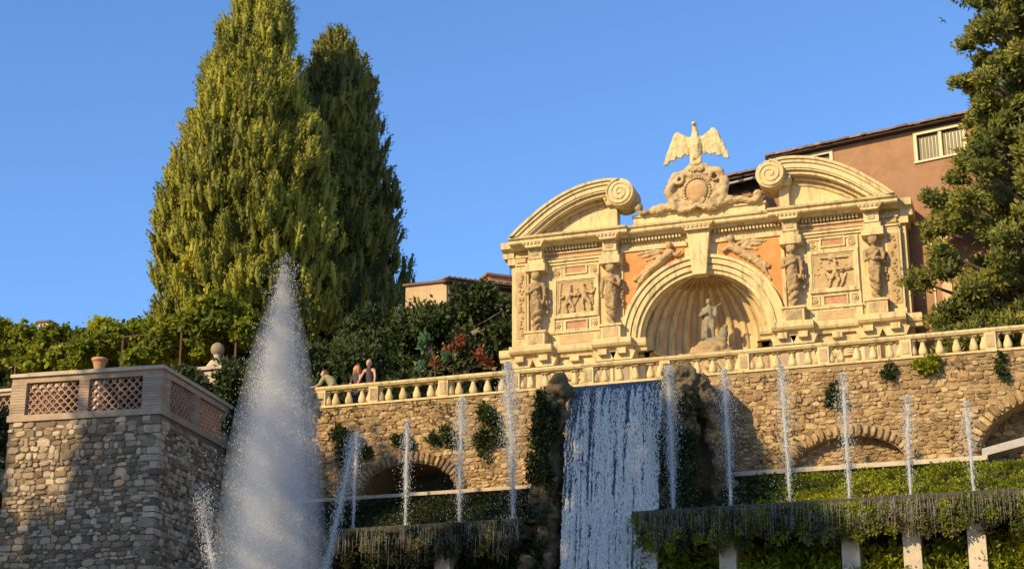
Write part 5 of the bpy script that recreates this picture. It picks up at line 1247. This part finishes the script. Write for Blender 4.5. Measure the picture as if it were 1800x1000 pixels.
# ------------------------------------------------------------------ finial and pot
FI = thing('stone_finial', 'grey stone ball finial on a moulded pier beside the plume', 'finial', (-16.15, -5.3, -.9))
MB().box(-16.55, -15.75, -5.7, -4.9, -.9, 1.85).build('pier', M['coping'], FI); MB().box(-16.65, -15.65, -5.8, -4.8, 1.85, 1.97).build('pier_cap', M['coping'], FI)
MB().lathe([(.38, 1.97), (.36, 2.08), (.24, 2.26), (.13, 2.34), (.10, 2.42), (.14, 2.48)], (-16.15, -5.3, 0), 16).build('pedestal', M['coping'], FI, smooth=True)
mb = MB(); ell_geo(mb, (-16.15, -5.3, 2.69), (.24, .24, .25), 18, 12); mb.build('ball', M['towerst'], FI, smooth=True)
MB().box(-20.5, -16.7, -5.5, -5.15, -1.3, .7).build('garden_wall', M['towermortar'], None, label='low grey garden wall running left from the ball finial', cat='garden wall')
MB().box(-21, -15.2, -11.6, -5.0, -15, -1.27).box(-15.2, -13.2, -6.7, -5.0, -15, -1.27).build('tower_terrace', M['gravel'], kind='structure')
PT = thing('terracotta_pot', 'terracotta pot on a small pillar behind the bastion parapet', 'pot', (-19.8, -7, -1.27))
MB().box(-20.0, -19.6, -7.2, -6.8, -1.27, 1.72).build('pillar', M['coping'], PT)
MB().lathe([(.13, 1.72), (.16, 1.80), (.22, 2.05), (.25, 2.14), (.28, 2.15), (.28, 2.24), (.20, 2.24), (.19, 2.18)], (-19.8, -7, 0), 18).build('pot_body', M['pot'], PT, smooth=True)

# ================================================================== PEOPLE
def person(label, loc, rz, bodyitems, clothes, hair):
    P_ = thing('person', label, 'person', loc, None, rz)
    link('body', blob_mesh('body', bodyitems, M['skin'], .019, 1), P_)
    for nm, mat, items in clothes: link(nm, blob_mesh(nm, items, M[mat], .016, 1), P_)
    link('hair', blob_mesh('hair', hair[1], M[hair[0]], .014, 1), P_)
def hand(w, d, s):                                # palm and five fingers resting at wrist w, pointing along d
    w = Vector(w); d = Vector(d).normalized(); side = d.cross(Vector((0, 0, 1))).normalized()*s; out = [(tuple(w), tuple(w+d*.08), .028, .030)]
    for k, L in enumerate((.070, .080, .075, .058)):
        b_ = w + d*.085 + side*(-.030+.020*k); m_ = b_ + d*L*.55 + Vector((0, 0, -.006)); out += [(tuple(b_), tuple(m_), .0105, .010), (tuple(m_), tuple(m_ + d*L*.45 + Vector((0, 0, -.022))), .010, .008)]
    out += [(tuple(w+d*.025-side*.03), tuple(w+d*.06-side*.058), .012, .010), (tuple(w+d*.06-side*.058), tuple(w+d*.09-side*.058), .010, .009)]; return out
def face(c, f):                                   # nose, brow, chin, ears on a head at c looking along f
    c = Vector(c); f = Vector(f).normalized(); sd_ = f.cross(Vector((0, 0, 1))).normalized()
    o = [('e', tuple(c), (.078, .092, .115)), ('e', tuple(c+f*.03+Vector((0, 0, -.06))), (.055, .06, .055)), (tuple(c+f*.09+Vector((0, 0, .012))), tuple(c+f*.112+Vector((0, 0, -.022))), .011, .014), (tuple(c+f*.084+sd_*.03+Vector((0, 0, .024))), tuple(c+f*.084-sd_*.03+Vector((0, 0, .024))), .014, .014),
         (tuple(c+f*.088+sd_*.02+Vector((0, 0, -.052))), tuple(c+f*.088-sd_*.02+Vector((0, 0, -.052))), .010, .010)]
    for s in (-1, 1): o.append(('e', tuple(c+sd_*.08*s), (.015, .02, .032)))
    return o
def legs(h, sp=.09, lean=0):
    k = h*.53; o = []
    for s in (-1, 1): o += [((s*sp, .02+lean, k), (s*sp*1.1, .0+lean*.5, k*.52), .085, .058), ((s*sp*1.1, lean*.5, k*.52), (s*sp*1.1, .03, .07), .058, .038), ((s*sp*1.1, .03, .04), (s*sp*1.2, -.13, .03), .038, .03)]
    return o
def grow(items, g): return [(('e', q[1], tuple(r+g for r in q[2])) if q[0] == 'e' else (q[0], q[1], q[2]+g, q[3]+g)) for q in items]
# woman in a dark sleeveless top, both arms propped on the rail
tor = [((0, .20, .96), (0, .12, 1.22), .145, .135), ((0, .12, 1.22), (0, .04, 1.42), .135, .10), ((-.15, .05, 1.40), (.15, .05, 1.40), .068, .068)]
arms = []
for s in (-1, 1): arms += [((s*.18, .05, 1.40), (s*.27, -.06, 1.13), .052, .043), ((s*.27, -.06, 1.13), (s*.31, -.20, .90), .042, .030)] + hand((s*.31, -.20, .855), (s*.25, -.9, -.02), s)
nk = [((0, .04, 1.46), (0, .0, 1.56), .05, .048)]
person('person in a dark sleeveless top leaning with both arms on the rail', (-10.64, -4.62, .24), 0, legs(1.75, .09, .16) + tor + arms + nk + face((0, -.02, 1.65), (.05, -1, -.12)),
       [('tank_top', 'dark_top', grow(tor[:2], .014) + [((-.07, .02, 1.40), (-.08, .04, 1.46), .035, .03), ((.07, .02, 1.40), (.08, .04, 1.46), .035, .03)]), ('shorts', 'shorts', grow([legs(1.75, .09, .16)[0], legs(1.75, .09, .16)[3]], .02)), ('shoes', 'shoe', grow([legs(1.75)[2], legs(1.75)[5]], .012))],
       ('hair_grey', [('e', (0, .02, 1.69), (.092, .10, .10)), ('e', (0, .08, 1.64), (.075, .06, .10)), ((-.07, .03, 1.68), (-.075, .03, 1.58), .03, .02), ((.07, .03, 1.68), (.075, .03, 1.58), .03, .02)]))
# ginger haired person partly behind
tor = [((0, .08, .90), (0, .04, 1.16), .13, .125), ((0, .04, 1.16), (0, .0, 1.32), .125, .095), ((-.13, .0, 1.30), (.13, .0, 1.30), .062, .062)]
arms = []
for s in (-1, 1): arms += [((s*.16, .0, 1.30), (s*.21, -.05, 1.05), .047, .04), ((s*.21, -.05, 1.05), (s*.16, -.20, .86), .038, .028)] + hand((s*.16, -.20, .82), (-s*.2, -.9, 0), s)
person('ginger haired person standing beside the one in the dark sleeveless top', (-11.14, -4.50, .24), R(-20), legs(1.62, .085, .05) + tor + arms + [((0, 0, 1.36), (0, -.01, 1.44), .046, .044)] + face((0, -.03, 1.52), (-.3, -1, -.2)),
       [('top', 'dark_top', grow(tor, .014) + grow([arms[0]], .012)), ('trousers', 'trousers', grow(legs(1.62, .085, .05), .014)), ('shoes', 'shoe', grow([legs(1.62)[2], legs(1.62)[5]], .022))],
       ('hair_ginger', [('e', (.01, .02, 1.56), (.11, .11, .11)), ('e', (.03, .05, 1.44), (.13, .10, .15)), ((-.09, -.02, 1.55), (-.10, -.04, 1.32), .045, .035), ((.10, -.02, 1.55), (.11, -.03, 1.32), .05, .035)]))
# person in an olive shirt bending towards the plume
tor = [((.10, .12, .90), (.04, .06, 1.12), .145, .145), ((.04, .06, 1.12), (-.10, .0, 1.27), .145, .11), ((-.20, -.08, 1.24), (-.02, .10, 1.28), .075, .075)]
arms = [((-.22, -.10, 1.23), (-.30, -.18, 1.02), .058, .05), ((-.30, -.18, 1.02), (-.52, -.22, .92), .042, .032)] + hand((-.53, -.22, .92), (-1, -.1, .05), 1) + [((.0, .12, 1.27), (.12, -.04, 1.02), .058, .05), ((.12, -.04, 1.02), (.0, -.18, .86), .042, .032)] + hand((.0, -.18, .82), (-.6, -.6, 0), 1)
person('person in an olive shirt bending over the rail towards the plume', (-12.12, -4.55, .24), 0, legs(1.66, .09, .10) + tor + arms + [((-.14, 0, 1.30), (-.20, -.02, 1.37), .05, .046)] + face((-.24, -.03, 1.43), (-.9, -.5, -.2)),
       [('shirt', 'olive_shirt', grow(tor, .018) + grow([arms[0]], .016) + grow([q for q in arms if q[0] == (.0, .12, 1.27)], .016)), ('trousers', 'trousers', grow(legs(1.66, .09, .10), .014)), ('shoes', 'shoe', grow([legs(1.66)[2], legs(1.66)[5]], .022))],
       ('hair_auburn', [('e', (-.21, .0, 1.48), (.10, .10, .09)), ('e', (-.14, .03, 1.43), (.07, .085, .10))]))
# bird
bi = [((0, -.18, 0), (0, .2, .02), .06, .05), ('e', (0, -.27, .04), (.05, .06, .05)), ((0, .2, .02), (0, .42, .02), .05, .03)]
for s in (-1, 1): bi += [((0, 0, .03), (s*.35, -.05, .16), .06, .05), ((s*.35, -.05, .16), (s*.72, .12, .10), .05, .02)]
bo = link('bird', blob_mesh('bird', bi, M['dark_eave'], .025, 1)); bo.location = (6.9, 40, 33.3); bo.scale = (.55, .55, .55); bo.rotation_euler = (0, .3, 1); tag(bo, 'tiny dark bird flying in the blue sky at upper right', 'bird')

# ================================================================== GARDEN CYPRESSES that shade the lower fountain (left of the camera)
ORD = ["leftmost", "third from the left", "fourth from the left", "fifth from the left", "sixth from the left", "last on the right", "second from the left"]
for i, (x, y, top, r) in enumerate([(-37.2, -40, 16.8, 3.1), (-29.0, -40, 19.0, 2.3), (-22.6, -40.5, 17.0, 2.3), (-18.5, -40, 19.2, 1.75), (-15.5, -40.5, 17.4, 2.1), (-12.5, -41, 13.3, 1.6), (-32.6, -41.5, 12.5, 1.5)]):
    H = top+15
    cypress('garden_cypress', f'garden cypress standing {ORD[i]} in the row outside the picture', x, y, -15, [(-14, r*.6), (-8, r*.95), (top-9, r), (top-4, r*.92), (top-1.8, r*.7), (top-.6, r*.4), (top, .1)], M['cypress_shaded'], 1250 if i != 2 else 340, 7, .75 if i != 2 else .5, .12 if i != 2 else .09, 10+i, 'garden cypresses left of the camera', i != 2, .2)
